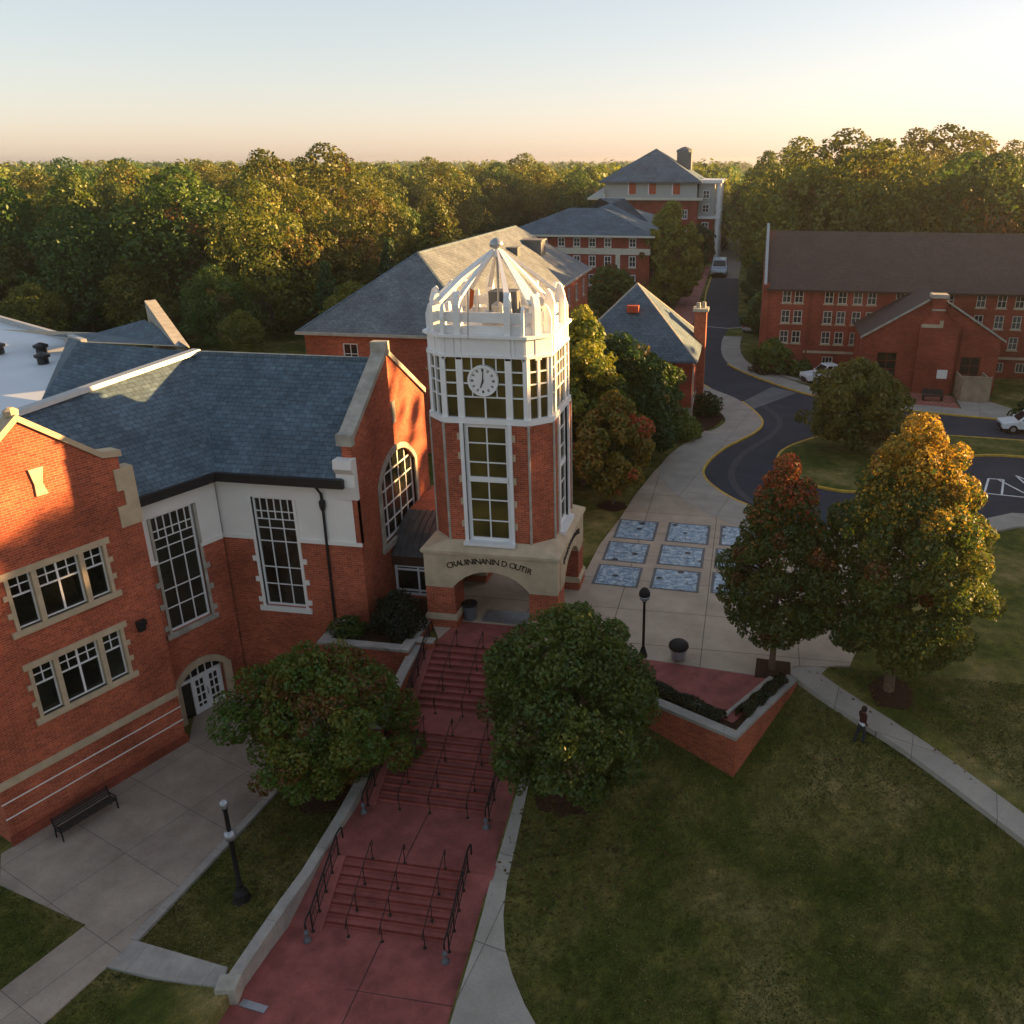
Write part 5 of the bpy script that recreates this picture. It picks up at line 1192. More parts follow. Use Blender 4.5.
# ------------------------------------------------------------------ vehicles
def vehicle(name, label, cat, loc, rz, kind, paint):
    t = thing(name, label, cat, (0, 0, 0))
    W = .92 if kind != 'truck' else 1.02
    fr = Fr((0, 0, 0), (1, 0), (0, 1))       # x forward, y across
    if kind == 'suv': low = [(-2.3, .32), (2.2, .32), (2.32, .55), (2.3, .86), (1.35, 1.02), (-2.32, 1.05), (-2.38, .6)]; cab = (-2.25, 1.15, 1.02, 1.72, -1.95, .35)
    elif kind == 'truck': low = [(-2.8, .42), (2.75, .42), (2.85, .7), (2.8, 1.08), (1.5, 1.2), (-2.85, 1.2), (-2.85, .6)]; cab = (-2.6, 1.25, 1.2, 2.15, -2.55, .55)
    else: low = [(-2.7, .4), (2.65, .4), (2.75, .65), (2.7, 1.0), (1.2, 1.12), (.9, 1.1), (-2.75, 1.1), (-2.78, .6)]; cab = (-1.0, 1.15, 1.1, 1.85, -.75, .45)
    b = MB(); b.prism(fr, low, -W, W); body = b.build('body', paint, t, bevel=.07)
    x0, x1, zb, zt, xt0, xt1 = cab; w1 = W - .04; w2 = W - .2
    def hull(mb, e=0., z_in=0.):
        P = [(x0 - e, -w1 - e, zb), (x1 + e, -w1 - e, zb), (x1 + e, w1 + e, zb), (x0 - e, w1 + e, zb), (xt0 - e, -w2 - e, zt), (xt1 + e, -w2 - e, zt), (xt1 + e, w2 + e, zt), (xt0 - e, w2 + e, zt)]
        mb.add(P, [[0, 1, 5, 4], [1, 2, 6, 5], [2, 3, 7, 6], [3, 0, 4, 7], [4, 5, 6, 7]])
        return [V(p) for p in P]
    c = MB(); P = hull(c); c.build('cabin', paint, t, bevel=.04)
    def pane(a, b_, c_, d_, k0, k1, j0=.1, j1=.86):
        def q(s_, r_): lo = a.lerp(b_, s_); hi = d_.lerp(c_, s_); return lo.lerp(hi, r_)
        n = (b_ - a).cross(d_ - a).normalized() * .012
        g = MB(); g.quad(q(k0, j0) + n, q(k1, j0) + n, q(k1, j1) + n, q(k0, j1) + n); g.build('window', 'carglass', t)
    pane(P[1], P[2], P[6], P[5], .06, .94); pane(P[3], P[0], P[4], P[7], .08, .92)
    ks = ((.05, .33), (.37, .64), (.68, .93)) if kind != 'pickup' else ((.08, .48), (.53, .92))
    for k0, k1 in ks: pane(P[0], P[1], P[5], P[4], k0, k1); pane(P[2], P[3], P[7], P[6], 1 - k1, 1 - k0)
    wb = 1.4 if kind == 'suv' else 1.75
    for x in (-wb, wb):
        for s_ in (-1, 1):
            wv_ = MB(); y = s_ * (W - .1); prof = [(.18, -.11), (.36, -.11), (.38, -.05), (.38, .05), (.36, .11), (.18, .11)]
            for r_, yy in prof: pass
            P_ = []; F_ = []; n = 16
            for r_, yy in prof:
                for k in range(n): P_.append((x + r_ * math.cos(2 * math.pi * k / n), y + yy, .37 + r_ * math.sin(2 * math.pi * k / n)))
            for i in range(len(prof) - 1):
                for k in range(n): F_.append([i * n + k, i * n + (k + 1) % n, (i + 1) * n + (k + 1) % n, (i + 1) * n + k])
            wv_.add(P_, F_ + [list(range(n)), list(range(5 * n, 6 * n))]); wheel = wv_.build('wheel', 'tyre', t)
            rm = MB(); n = 12; rm.add([(x + .2 * math.cos(2 * math.pi * k / n), y + s_ * .118, .37 + .2 * math.sin(2 * math.pi * k / n)) for k in range(n)], [list(range(n))]); rm.build('rim', 'steel', wheel)
    fx_ = max(p[0] for p in low)
    for s_ in (-1, 1):
        h = MB(); h.box(fr, fx_ - .16, fx_ + .0, s_ * (W - .38) - .17, s_ * (W - .38) + .17, .72, .86); h.build('headlight', 'membrane', t, bevel=.02)
        h = MB(); h.box(fr, -fx_ - .06, -fx_ + .05, s_ * (W - .2) - .1, s_ * (W - .2) + .1, .7, .95); h.build('tail_light', 'redpanel', t, bevel=.02)
        h = MB(); h.box(fr, x1 - .25, x1 - .1, s_ * (W + .12) - .08, s_ * (W + .12) + .08, zb - .02, zb + .14); h.build('mirror', paint, t, bevel=.02)
    h = MB(); h.box(fr, fx_ - .14, fx_ + .015, -.5, .5, .5, .7); h.build('grille', 'gutter', t)
    h = MB(); h.box(fr, -fx_ + .05, fx_ - .05, -W - .01, W + .01, .3, .42); h.build('sill', 'tyre', t)
    if kind == 'suv':
        for s_ in (-1, 1): h = MB(); h.tube([(xt0 + .1, s_ * (w2 - .06), zt + .06), (xt1 - .2, s_ * (w2 - .06), zt + .06)], .025, 6); h.build('roof_rail', 'steel', t)
    if kind == 'pickup':
        h = MB(); h.box(fr, -2.6, -1.1, -W + .12, W - .12, 1.0, 1.115); h.build('bed', 'gutter', t)
    t.location = loc; t.rotation_euler = (0, 0, rz)
    return t
vehicle('parked_car', 'white off-road car at the right edge on the lane by the grass median', 'car', (38.0, 40.4, ROADZ), R(180) + .0, 'suv', 'carwhite')
vehicle('van', 'pale blue van facing us on the long straight road', 'van', (8.35, 144.5, ROADZ), R(-90), 'truck', 'carsilver').scale = (1.5, 1.5, 1.45)
vehicle('pickup_truck', 'white pickup parked on the grass beside the dormitory wall', 'pickup', (22.8, 55.9, -.12), R(205), 'pickup', 'carwhite')
vehicle('parked_car', 'grey estate car half hidden by shrubs where the road narrows', 'car', (15.2, 84, -.12), R(75), 'suv', 'carsilver')

# ------------------------------------------------------------------ the person on the lawn
def person(loc, rz):
    t = thing('person', 'person in maroon top and dark trousers walking on the lawn by the path', 'person', loc, rz)
    me = bpy.data.meshes.new('body'); S = 1.0
    verts = [(0, 0, .92), (0, .01, 1.1), (0, .01, 1.28), (0, .0, 1.42), (0, .01, 1.5), (0, .03, 1.58), (0, .04, 1.66),
             (.1, 0, .86), (.11, .1, .48), (.1, .05, .1), (.1, .2, .04), (-.1, 0, .86), (-.11, -.06, .48), (-.1, -.24, .12), (-.1, -.1, .04),
             (.18, 0, 1.4), (.24, -.05, 1.14), (.22, .1, .92), (.21, .17, .84), (-.18, 0, 1.4), (-.24, .06, 1.14), (-.22, .16, .93), (-.21, .22, .86)]
    edges = [(0, 1), (1, 2), (2, 3), (3, 4), (4, 5), (5, 6), (0, 7), (7, 8), (8, 9), (9, 10), (0, 11), (11, 12), (12, 13), (13, 14), (3, 15), (15, 16), (16, 17), (17, 18), (3, 19), (19, 20), (20, 21), (21, 22)]
    rad = [(.16, .11), (.14, .1), (.17, .11), (.1, .08), (.05, .05), (.085, .095), (.07, .085), (.09, .09), (.065, .07), (.05, .05), (.045, .03), (.09, .09), (.065, .07), (.05, .05), (.045, .03), (.07, .07), (.05, .05), (.04, .04), (.035, .04), (.07, .07), (.05, .05), (.04, .04), (.035, .04)]
    me.from_pydata(verts, edges, []); o = bpy.data.objects.new('tmpbody', me); COL.objects.link(o)
    sk = o.modifiers.new('s', 'SKIN')
    for v, r_ in zip(me.skin_vertices[0].data, rad): v.radius = r_
    me.skin_vertices[0].data[0].use_root = True
    o.modifiers.new('u', 'SUBSURF').levels = 2
    dg = bpy.context.evaluated_depsgraph_get(); m2 = bpy.data.meshes.new_from_object(o.evaluated_get(dg)); bpy.data.objects.remove(o)
    m2.name = 'body'; m2.materials.clear()
    for k in ('denim', 'shirt', 'jacket', 'skin', 'tyre'): m2.materials.append(M[k])
    for p in m2.polygons:
        z, x = p.center.z, abs(p.center.x)
        arm = x > .19 and z < 1.3
        p.material_index = 4 if z < .09 else (0 if z < .9 and x < .19 else (3 if (z > 1.49 or (arm and z < .95)) else (1 if z < 1.02 and not arm else 2))); p.use_smooth = True
    b = bpy.data.objects.new('body', m2); COL.objects.link(b); b.parent = t
    h = MB(); h.lathe(V(loc) + V((0, .02, 1.58)), [(.095, -.06), (.112, .0), (.112, .08), (.09, .14), (.03, .17)], 12); hr = h.build('hair', 'hair', t, smooth=True)
    f = MB()
    for sx in (-.03, .03): f.lathe(V(loc) + V((sx, .13, 1.605)), [(.01, -.01), (.014, 0), (.01, .012)], 6)
    f.build('eye', 'black', t); f = MB(); f.lathe(V(loc) + V((0, .145, 1.57)), [(.02, -.02), (.016, .0), (.006, .03)], 6); f.build('nose', 'skin', t)
    return t
person((19.9, -4.5, lawn_z(19.9, -4.5) + .0), R(-60))
# ------------------------------------------------------------------ trees
rng = np.random.default_rng(11)
def leaf_object(name, C, Nn, S, col, parent=None, loc=(0, 0, 0), aspect=.62):
    """one mesh of leaf-sized faces: centres, normals, sizes, colours"""
    n = len(C); a = np.cross(Nn, rng.normal(size=(n, 3))); a /= np.linalg.norm(a, axis=1)[:, None] + 1e-9
    b = np.cross(Nn, a); S = S[:, None]
    co = np.empty((n, 4, 3)); co[:, 0] = C + a * S; co[:, 1] = C + b * S * aspect + Nn * S * .12; co[:, 2] = C - a * S; co[:, 3] = C - b * S * aspect + Nn * S * .12
    me = bpy.data.meshes.new(name); me.vertices.add(n * 4); me.vertices.foreach_set('co', co.reshape(-1).astype(np.float32))
    me.loops.add(n * 4); me.loops.foreach_set('vertex_index', np.arange(n * 4, dtype=np.int32))
    me.polygons.add(n); me.polygons.foreach_set('loop_start', np.arange(0, n * 4, 4, dtype=np.int32)); me.polygons.foreach_set('loop_total', np.full(n, 4, dtype=np.int32))
    at = me.attributes.new('leafcol', 'FLOAT_COLOR', 'FACE'); at.data.foreach_set('color', np.concatenate([col, np.ones((n, 1))], 1).reshape(-1).astype(np.float32))
    me.update(); me.validate(); me.materials.append(M['leaf'])
    o = bpy.data.objects.new(name, me); COL.objects.link(o)
    if parent is not None: o.parent = parent
    else: o.location = loc
    return o
PROF = {'round': [(0, .45), (.2, .85), (.45, 1.), (.7, .85), (.9, .5), (1, .22)],
        'oval': [(0, .5), (.15, .85), (.35, 1.), (.6, .8), (.8, .52), (.93, .28), (1, .12)],
        'cone': [(0, .8), (.12, 1.), (.4, .72), (.7, .4), (.9, .17), (1, .05)],
        'dome': [(0, .7), (.25, 1.), (.5, .98), (.75, .78), (.92, .45), (1, .2)]}
def crown_data(h, r, z0, shape, nleaf, size, pal, nl=34, topcol=None, top_from=.7, seed=0, lump=.36, turn=.12, turncol=(.16, .07, .015), rough=.2, nj=.5):
    """leaves on many overlapping lobes; pal = list of colours; returns arrays"""
    rg = np.random.default_rng(seed); pf = PROF[shape]; px = [p[0] for p in pf]; py = [p[1] for p in pf]
    L_ = []; ph = rg.uniform(0, 6.28, 6)
    def mod(a, t): return 1 + rough * (math.sin(2 * a + ph[0] + 3 * t) * .8 + math.sin(3 * a + ph[1] - 5 * t) * .7 + math.sin(5 * a + ph[2] + 9 * t) * .6)
    for i in range(nl):
        t = (i + .5) / nl; t = min(1, max(0, t + rg.normal() * .04)); a = i * 2.4 + rg.normal() * .4; pr = np.interp(t, px, py) * mod(a, t)
        lr = r * lump * (.55 + .45 * pr) * rg.uniform(.75, 1.3); d = max(0, r * pr - lr * .75) * rg.uniform(.72, 1.14)
        L_.append((d * math.cos(a), d * math.sin(a), z0 + t * h, lr, lr * rg.uniform(.7, .95), rg.uniform(-1, 1), rg.random() < turn))
    for i in range(int(nl * .9)):
        t = rg.uniform(.03, 1); a = rg.uniform(0, 6.28); pr = np.interp(t, px, py) * mod(a, t); lr = r * rg.uniform(.09, .17)
        d = r * pr * rg.uniform(.86, 1.08); L_.append((d * math.cos(a), d * math.sin(a), z0 + t * h, lr, lr, rg.uniform(-1, 1), rg.random() < turn))
    A = np.array([l[:6] for l in L_], float); T_ = np.array([l[6] for l in L_])
    wgt = A[:, 3] ** 2; wgt /= wgt.sum(); k = rg.choice(len(A), size=int(nleaf * 1.5), p=wgt)
    dr = rg.normal(size=(len(k), 3)); dr /= np.linalg.norm(dr, axis=1)[:, None]; rad = 1 - .42 * rg.random(len(k)) ** 1.8
    C = A[k, :3] + dr * rad[:, None] * np.stack([A[k, 3], A[k, 3], A[k, 4]], 1)
    keep = np.ones(len(k), bool)
    for j, l in enumerate(A):      # drop leaves deep inside other lobes
        q = (C - l[:3]) / np.array([l[3], l[3], l[4]]); keep &= ~(((q ** 2).sum(1) < .42) & (k != j))
    C, dr, k = C[keep][:nleaf], dr[keep][:nleaf], k[keep][:nleaf]
    Nn = dr * (1.05 - nj) + rg.normal(size=C.shape) * nj + np.array([0, 0, .25]); Nn /= np.linalg.norm(Nn, axis=1)[:, None]
    S = size * rg.uniform(.6, 1.3, len(C)); P = np.array(pal)
    f = np.clip(.5 + .28 * A[k, 5] + rg.normal(size=len(C)) * .2, 0, .999) * (len(P) - 1); i0 = f.astype(int); fr = (f - i0)[:, None]
    col = P[i0] * (1 - fr) + P[np.minimum(i0 + 1, len(P) - 1)] * fr
    tm = T_[k] & (rg.random(len(k)) < .75); col[tm] = np.array(turncol) * rg.uniform(.7, 1.25, (tm.sum(), 1))
    if topcol is not None:
        t = (C[:, 2] - z0) / h + rg.normal(size=len(C)) * .09 + .06 * A[k, 5]; g_ = np.clip((t - top_from) / .22, 0, 1)[:, None]
        TC = np.array(topcol)[rg.integers(0, len(topcol), len(C))]; col = np.where(rg.random((len(C), 1)) < g_, TC * rg.uniform(.75, 1.2, (len(C), 1)), col)
    return C, Nn, S, col
def trunk_mesh(mb, base, h, z0, r, R0, seed=0, limbs=6):
    rd_ = random.Random(seed); b = V(base)
    top = z0 + h * .55
    pts = [b + V((0, 0, -.3)), b + V((0, 0, .15)), b + V((0, 0, z0 * .6)), b + V((rd_.uniform(-.1, .1), rd_.uniform(-.1, .1), z0 + h * .2)), b + V((rd_.uniform(-.2, .2), rd_.uniform(-.2, .2), top))]
    mb.tube(pts, [R0 * 1.7, R0 * 1.15, R0, R0 * .75, R0 * .25], 8)
    for i in range(limbs):
        a = i * 2.4 + rd_.random(); zz = z0 * .8 + h * (.05 + .4 * i / limbs); l = r * rd_.uniform(.55, .85)
        mb.tube([b + V((0, 0, zz)), b + V((l * .4 * math.cos(a), l * .4 * math.sin(a), zz + l * .35)), b + V((l * math.cos(a), l * math.sin(a), zz + l * .75))], [R0 * .45, R0 * .28, R0 * .08], 6)
GREEN = [(0.0319, 0.0766, 0.0108), (0.0493, 0.1053, 0.013), (0.0725, 0.134, 0.0162), (0.1087, 0.1595, 0.0216)]
OLIVE = [(0.0522, 0.0878, 0.0108), (0.087, 0.1276, 0.013), (0.1305, 0.1595, 0.0173), (0.174, 0.1914, 0.0216)]
DARK = [(0.0232, 0.0574, 0.0108), (0.0348, 0.0798, 0.013), (0.0522, 0.1021, 0.0162)]
def tree(name, label, loc, h, r, z0, shape, nleaf, size, pal, R0=.16, group=None, seed=1, **kw):
    t = thing(name, label, 'tree', loc, group=group)
    C, Nn, S, col = crown_data(h, r, z0, shape, nleaf, size, pal, seed=seed, **kw)
    leaf_object('crown', C, Nn, S, col, t)
    tb = MB(); trunk_mesh(tb, loc, h, z0, r, R0, seed); tb.build('trunk', 'bark', t, smooth=True)
    return t
tree('maple_tree', 'broad green maple with orange tinges on the grass strip left of the stairs', (-1.75, -8.0, -3.95), 5.0, 3.45, 1.5, 'round', 38000, .085, [(.05, .112, .013), (.082, .14, .015), (.125, .155, .016), (.19, .14, .017)], .15, seed=3, nl=84, lump=.23, turn=.25, turncol=(.15, .058, .014))
tree('maple_tree', 'full dark green round maple right of the stairs on the lawn edge', (8.45, -7.9, lawn_z(8.45, -7.9)), 6.4, 3.3, 1.1, 'dome', 48000, .088, [(.04, .10, .014), (.065, .135, .017), (.095, .16, .02), (.135, .18, .026)], .18, seed=6, rough=.12, nl=96, lump=.23, turn=.06, turncol=(.09, .075, .015))
tree('maple_tree', 'narrow maple with a bright red top in a square plaza tree pit', (16.35, -1.15, 0), 7.9, 2.4, 1.7, 'oval', 42000, .08, [(.034, .078, .010), (.055, .096, .012), (.085, .108, .013), (.12, .1, .014)], .13, seed=8, rough=.1, topcol=[(.42, .06, .025), (.38, .12, .025), (.28, .10, .02)], top_from=.74, turn=.08, turncol=(.16, .06, .014), nl=84, lump=.27)
tree('maple_tree', 'large broad maple with glowing yellow top beside the lawn path', (21.3, -1.6, lawn_z(21.3, -1.6)), 9.9, 3.35, 1.9, 'oval', 72000, .085, [(.034, .078, .010), (.055, .10, .012), (.092, .12, .014), (.135, .13, .016)], .22, seed=12, rough=.09, topcol=[(.46, .27, .026), (.42, .31, .028), (.32, .25, .026)], top_from=.66, turn=.05, turncol=(.2, .09, .016), nl=100, lump=.25)
tree('maple_tree', 'small orange and red maple in a mulch ring behind the tower', (6.35, 17.6, -.1), 5.8, 2.7, 1.5, 'oval', 15000, .13, [(.075, .10, .013), (.13, .125, .016), (.2, .14, .018), (.27, .14, .02)], .11, seed=15, nl=60, lump=.26, turn=.07, turncol=(.34, .07, .03))
tree('island_tree', 'loose olive green tree on the grass island', (23.0, 32.3, -.1), 5.5, 3.7, 1.3, 'dome', 16000, .15, [(.07, .095, .012), (.11, .125, .015), (.16, .155, .018), (.21, .18, .022)], .12, seed=18, nl=60, lump=.27, turn=.08, turncol=(.14, .10, .02))
for i, (x, y, h, r, s_, pal, lab) in enumerate(((3.7, 21.2, 10.6, 3.3, 'oval', [(.08, .12, .014), (.13, .155, .017), (.19, .19, .02), (.25, .21, .024)], 'tall green tree with gilded top just right of the tower lantern'), (5.8, 24.2, 8.4, 3.5, 'dome', DARK, 'dark green tree behind the orange maple and before the small house'), (2.6, 27.0, 9.4, 3.8, 'round', OLIVE, 'olive tree between tower and small hip-roofed house'), (7.2, 28.6, 6.4, 3.0, 'dome', GREEN, 'lower green tree at the corner of the small house'), (-.6, 19.5, 8.0, 3.2, 'dome', DARK, 'dark tree tucked behind the tower shaft'))):
    tree('green_tree', lab, (x, y, -.13), h, r, 1.2, s_, 15000, .16, pal, .16, seed=30 + i, nl=56, lump=.28, turn=.05, turncol=(.14, .10, .02))
tree('ash_tree', 'tall pointed yellow-green tree in front of the three-storey brick hall', (2.0, 104.5, -.13), 13.6, 4.6, 1.2, 'oval', 14000, .28, [(.14, .16, .016), (.2, .19, .02), (.27, .22, .025)], .25, seed=41, nl=60, lump=.28)
tree('ash_tree', 'short tree beside the foot of the three-storey hall', (-5.2, 92, -.13), 5.5, 3.2, 1.2, 'dome', 4000, .3, OLIVE, .18, seed=42)
for i, (x, y, h, r, pal, lab) in enumerate(((15.4, 99, 6.0, 2.0, DARK, 'dark bushy tree beside the narrow road near the dormitory gable'), (16.6, 88.0, 4.4, 1.9, DARK, 'lower dark tree at the corner of the dormitory'), (16.6, 112, 7.0, 2.6, GREEN, 'green tree further up the right side of the straight road'), (16.6, 79.5, 5.0, 2.2, GREEN, 'small green tree by the dormitory end wall'), (17.2, 64.2 - 6.0, 2.6, 1.7, OLIVE, 'little olive tree in front of the dormitory corner'), (16.6, 133, 8, 3.0, DARK, 'dark tree where the straight road passes the wood'), (3.6, 158, 7.5, 3.2, DARK, 'dark tree left of the road before the portico'), (3.3, 148, 5.5, 2.6, DARK, 'low dark tree left of the road beside the pale van'), (5.4, 196, 8, 3.6, GREEN, 'green tree left of the far road past the portico'))):
    tree('roadside_tree', lab, (x, y, -.13), h, r, .8, 'dome', 3600, .3, pal, .15, seed=50 + i)
# ---- shrubs and hedges
def shrub(name, label, loc, h, r, nleaf, size, pal, seed, cat='shrub', group=None, shape='dome'):
    t = thing(name, label, cat, loc, group=group); C, Nn, S, col = crown_data(h, r, 0.05, shape, nleaf, size, pal, seed=seed, nl=16, turn=.0, lump=.5)
    leaf_object('foliage', C, Nn, S, col, t)
    sb = MB(); sb.tube([V(loc) + V((0, 0, -.1)), V(loc) + V((0, 0, h * .5))], [.05, .02], 5)
    for k in range(4): sb.tube([V(loc), V(loc) + V((r * .5 * math.cos(k * 1.6), r * .5 * math.sin(k * 1.6), h * .5))], [.035, .012], 5)
    sb.build('stem', 'bark', t)
BOX = [(.010, .022, .006), (.016, .032, .009), (.024, .04, .011)]
shrub('boxwood_shrub', 'large clipped dark green boxwood in the raised planter beside the arch', (-1.15, -1.0, .08), 1.75, 1.3, 6500, .075, BOX, 71)
shrub('low_shrub', 'small spreading green shrub in the left corner of the raised planter', (-3.3, -1.9, .08), .85, .75, 1500, .08, GREEN, 72)
shrub('low_shrub', 'rounded light green shrub at the mulch bed by the small house', (10.1, 33.4, -.1), 1.5, 1.4, 1800, .12, OLIVE, 73)
shrub('low_shrub', 'dark shrub on the mulch bed behind the rounded light shrub', (11.3, 40.6, -.05), 1.9, 1.3, 1600, .12, DARK, 74)
shrub('low_shrub', 'wide dark shrub against the front of the small house', (8.2, 34.6, -.1), 1.6, 1.9, 2200, .13, DARK, 75)
shrub('low_shrub', 'orange-brown shrub in the brick bed at the dormitory corner', (16.4, 63.0 - 4.2, -.1), 1.3, 1.5, 1200, .15, [(.07, .05, .015), (.1, .06, .02)], 76)
shrub('low_shrub', 'green shrub against the dormitory wall beside the white pickup', (20.4, 58.4, -.1), 1.2, 1.3, 1100, .15, GREEN, 77)
shrub('low_shrub', 'bushy shrub at the left corner of the dormitory front wing', (26.4, 51.4, -.1), 2.6, 1.6, 1600, .16, OLIVE, 78)
shrub('low_shrub', 'round dark shrub behind the white off-road car', (38.6, 43.6, -.1), 1.8, 1.1, 1200, .15, DARK, 79)
for i, ((ax_, ay_), (bx_, by_)) in enumerate(HEDGE_LINE):
    t = thing('hedge', ('low clipped hedge along the front of the V-shaped planter', 'low clipped hedge on the right arm of the V-shaped planter')[i], 'hedge', ((ax_ + bx_) / 2, (ay_ + by_) / 2, .0))
    n = 5200 if i == 0 else 4200; rg = np.random.default_rng(80 + i); s_ = rg.random(n); wob = .5 + .5 * np.sin(s_ * 19 + i) * .5 + rg.normal(size=n) * .05
    gaps = (np.sin(s_ * 13 + 1) > -.72) | (rg.random(n) < .35)
    d = np.array([bx_ - ax_, by_ - ay_]); ln = np.linalg.norm(d); d /= ln; nn = np.array([-d[1], d[0]]); a = rg.uniform(0, math.pi, n); rr_ = .33 * (1 - .25 * rg.random(n)) * (.75 + .5 * wob)
    C = np.stack([ax_ + d[0] * s_ * ln + nn[0] * np.cos(a) * rr_, ay_ + d[1] * s_ * ln + nn[1] * np.cos(a) * rr_, .02 + np.sin(a) * rr_ * 1.55], 1) - np.array(t.location)
    Nn = np.stack([nn[0] * np.cos(a), nn[1] * np.cos(a), np.sin(a)], 1) + rg.normal(size=(n, 3)) * .5; Nn /= np.linalg.norm(Nn, axis=1)[:, None]
    P = np.array(BOX + [(.035, .05, .013)]); col = P[rg.integers(0, 4, n)]
    leaf_object('foliage', C[gaps], Nn[gaps], np.full(gaps.sum(), .06), col[gaps], t)
    sb = MB()
    for q in np.linspace(.08, .92, 7): sb.tube([(ax_ + d[0] * ln * q, ay_ + d[1] * ln * q, -.05), (ax_ + d[0] * ln * q, ay_ + d[1] * ln * q, .3)], [.03, .015], 5)
    sb.build('stem', 'bark', t)
# bare shrub against the stucco bay wall
t = thing('bare_shrub', 'leafless reddish shrub standing against the brick wall under the tall window', 'shrub', (-5.5, -1.7, -4.15))
tw = MB(); rd_ = random.Random(5)
def twig(p, d, l, r, n):
    q = p + d * l; tw.tube([p, q], [r, r * .6], 4, False)
    if n:
        for k in range(3): twig(p + d * l * rd_.uniform(.5, 1), (d + V((rd_.uniform(-.6, .6), rd_.uniform(-.6, .6), rd_.uniform(-.1, .4)))).normalized(), l * .62, r * .6, n - 1)
twig(V((-5.5, -1.7, -4.15)), V((0, 0, 1)), 1.9, .05, 4); tw.build('twigs', plain('red twigs', (.14, .06, .05), .9, .1), t)

# mulch rings
for nm, x, y, r in (('a', 21.4, -1.7, 1.0), ('b', 6.35, 17.5, 1.0), ('c', 8.45, -7.9, 1.5), ('d', -1.75, -8.0, 1.3)):
    m_ = MB(); P = []
    for k in range(20):
        a = 2 * math.pi * k / 20; rr_ = r * random.uniform(.85, 1.1); xx, yy = x + rr_ * math.cos(a), y + rr_ * math.sin(a); P.append((xx, yy, ground_z(xx, yy) + .03))
    m_.add(P + [(x, y, ground_z(x, y) + .13)], [[k, (k + 1) % 20, 20] for k in range(20)]); struct(m_.build('mulch_bed', 'mulch', smooth=True))
# ------------------------------------------------------------------ the woods
FOREST = [(.065, .092, .011), (.11, .13, .014), (.16, .165, .018), (.215, .2, .022)]
protos = []
spec = [('round', 15, 6.6, 2.6, FOREST), ('dome', 16.5, 7.8, 2.4, GREEN), ('oval', 17.5, 6.2, 2.0, OLIVE), ('dome', 12.5, 6.8, 2.0, FOREST), ('round', 18, 8.4, 2.4, FOREST), ('cone', 14, 3.8, 1.5, DARK)]
for i, (s_, h, r, z0, pal) in enumerate(spec):
    C, Nn, S, col = crown_data(h, r, z0, s_, 12000, .28, pal, seed=200 + i, nl=64, turn=.05, turncol=(.13, .08, .016), lump=.31, rough=.1, nj=.36)
    t = thing('forest_tree', 'x', 'tree', (0, 0, 0)); leaf_object('crown', C, Nn, S, col, t)
    tb = MB(); trunk_mesh(tb, (0, 0, 0), h, z0, r, .28, i); tb.build('trunk', 'bark', t); protos.append(t)
GR = {'left': ('trees of the wood behind the hall', 'leafy tree of the dense wood left of and behind the brick hall'),
      'right': ('trees behind the dormitory', 'tall leafy tree of the sunlit row behind the dormitory roof'),
      'mid': ('trees beyond the brick halls', 'leafy tree of the wood beyond the three-storey halls')}
rt = random.Random(3); placed = []
def near(x, y, d): return any((x - a) ** 2 + (y - b) ** 2 < d * d for a, b in placed)
used = set()
def put(k, x, y, s, grp, sx=1.):
    p = protos[k]
    if k in used: o = copy_tree(p)
    else: o = p; used.add(k)
    o.location = (x, y, -.2); o.rotation_euler = (0, 0, rt.uniform(0, 6.28)); o.scale = (s * sx, s * sx, s)
    o['group'] = GR[grp][0]; o['label'] = GR[grp][1]; placed.append((x, y))
CAMP = (14.26, -35.77)
def angle(x, y):     # degrees right of the camera's heading
    dx, dy = x - CAMP[0], y - CAMP[1]; f = -dx * math.sin(R(10)) + dy * math.cos(R(10)); r = dx * math.cos(R(10)) + dy * math.sin(R(10)); return math.degrees(math.atan2(r, f)), math.hypot(dx, dy)
def blocked(x, y):
    return (-26 < x < 16 and y < 198) or (x < 21.5 and x > 0 and 80 < y < 170) or (-50 < x < 14 and 84 < y < 196) or (4 < x < 15.5) or (-40 < x < 16 and y < 40 and x > -26) or (14 < x < 88 and y < 84) or (-125 < x < -108 and 108 < y < 128) or (-57 < x < -47 and 66 < y < 79)
cand = []
for i in range(60000):
    x = rt.uniform(-260, 240); y = rt.uniform(30, 330); a, d = angle(x, y)
    if not (-39 < a < 28) or blocked(x, y) or d > 330: continue
    cand.append((d, x, y, a))
cand.sort(); n = 0
# shrubby front edge of the left wood
for (x, y, s, k) in ((-62, 66, .62, 3), (-47, 60, .5, 1), (-36, 66, .62, 5), (-30, 60, .55, 3), (-31, 74, .75, 5), (-40, 74, .7, 0), (-70, 58, .5, 3), (-78, 64, .62, 0), (-54, 60, .42, 3), (-86, 60, .6, 1), (-28, 84, .8, 2), (-26, 70, .55, 5), (-42, 56, .36, 3), (-49, 51, .3, 3)):
    put(k, x, y, s, 'left'); n += 1
for d, x, y, a in cand:
    if n >= 292: break
    if a > 9 and y < 88: continue
    if a < 0 and x < -26 and y < 62 + max(0, (-x - 70) * .0): continue
    sep = 7.4 if d < 150 else 8.4
    if near(x, y, sep): continue
    grp = 'right' if (x > 15 and a > 3) else ('left' if x < -24 else 'mid')
    s = rt.choice((.72, .85, .95, 1.0, 1.12)) * rt.uniform(.94, 1.06) * (.92 if grp != 'right' else 1.04)
    if grp == 'left' and d < 125: s *= .94
    if grp == 'mid': s *= .8
    put(rt.choice((0, 1, 2, 3, 4, 4, 1)), x, y, s, grp, rt.uniform(.9, 1.15)); n += 1
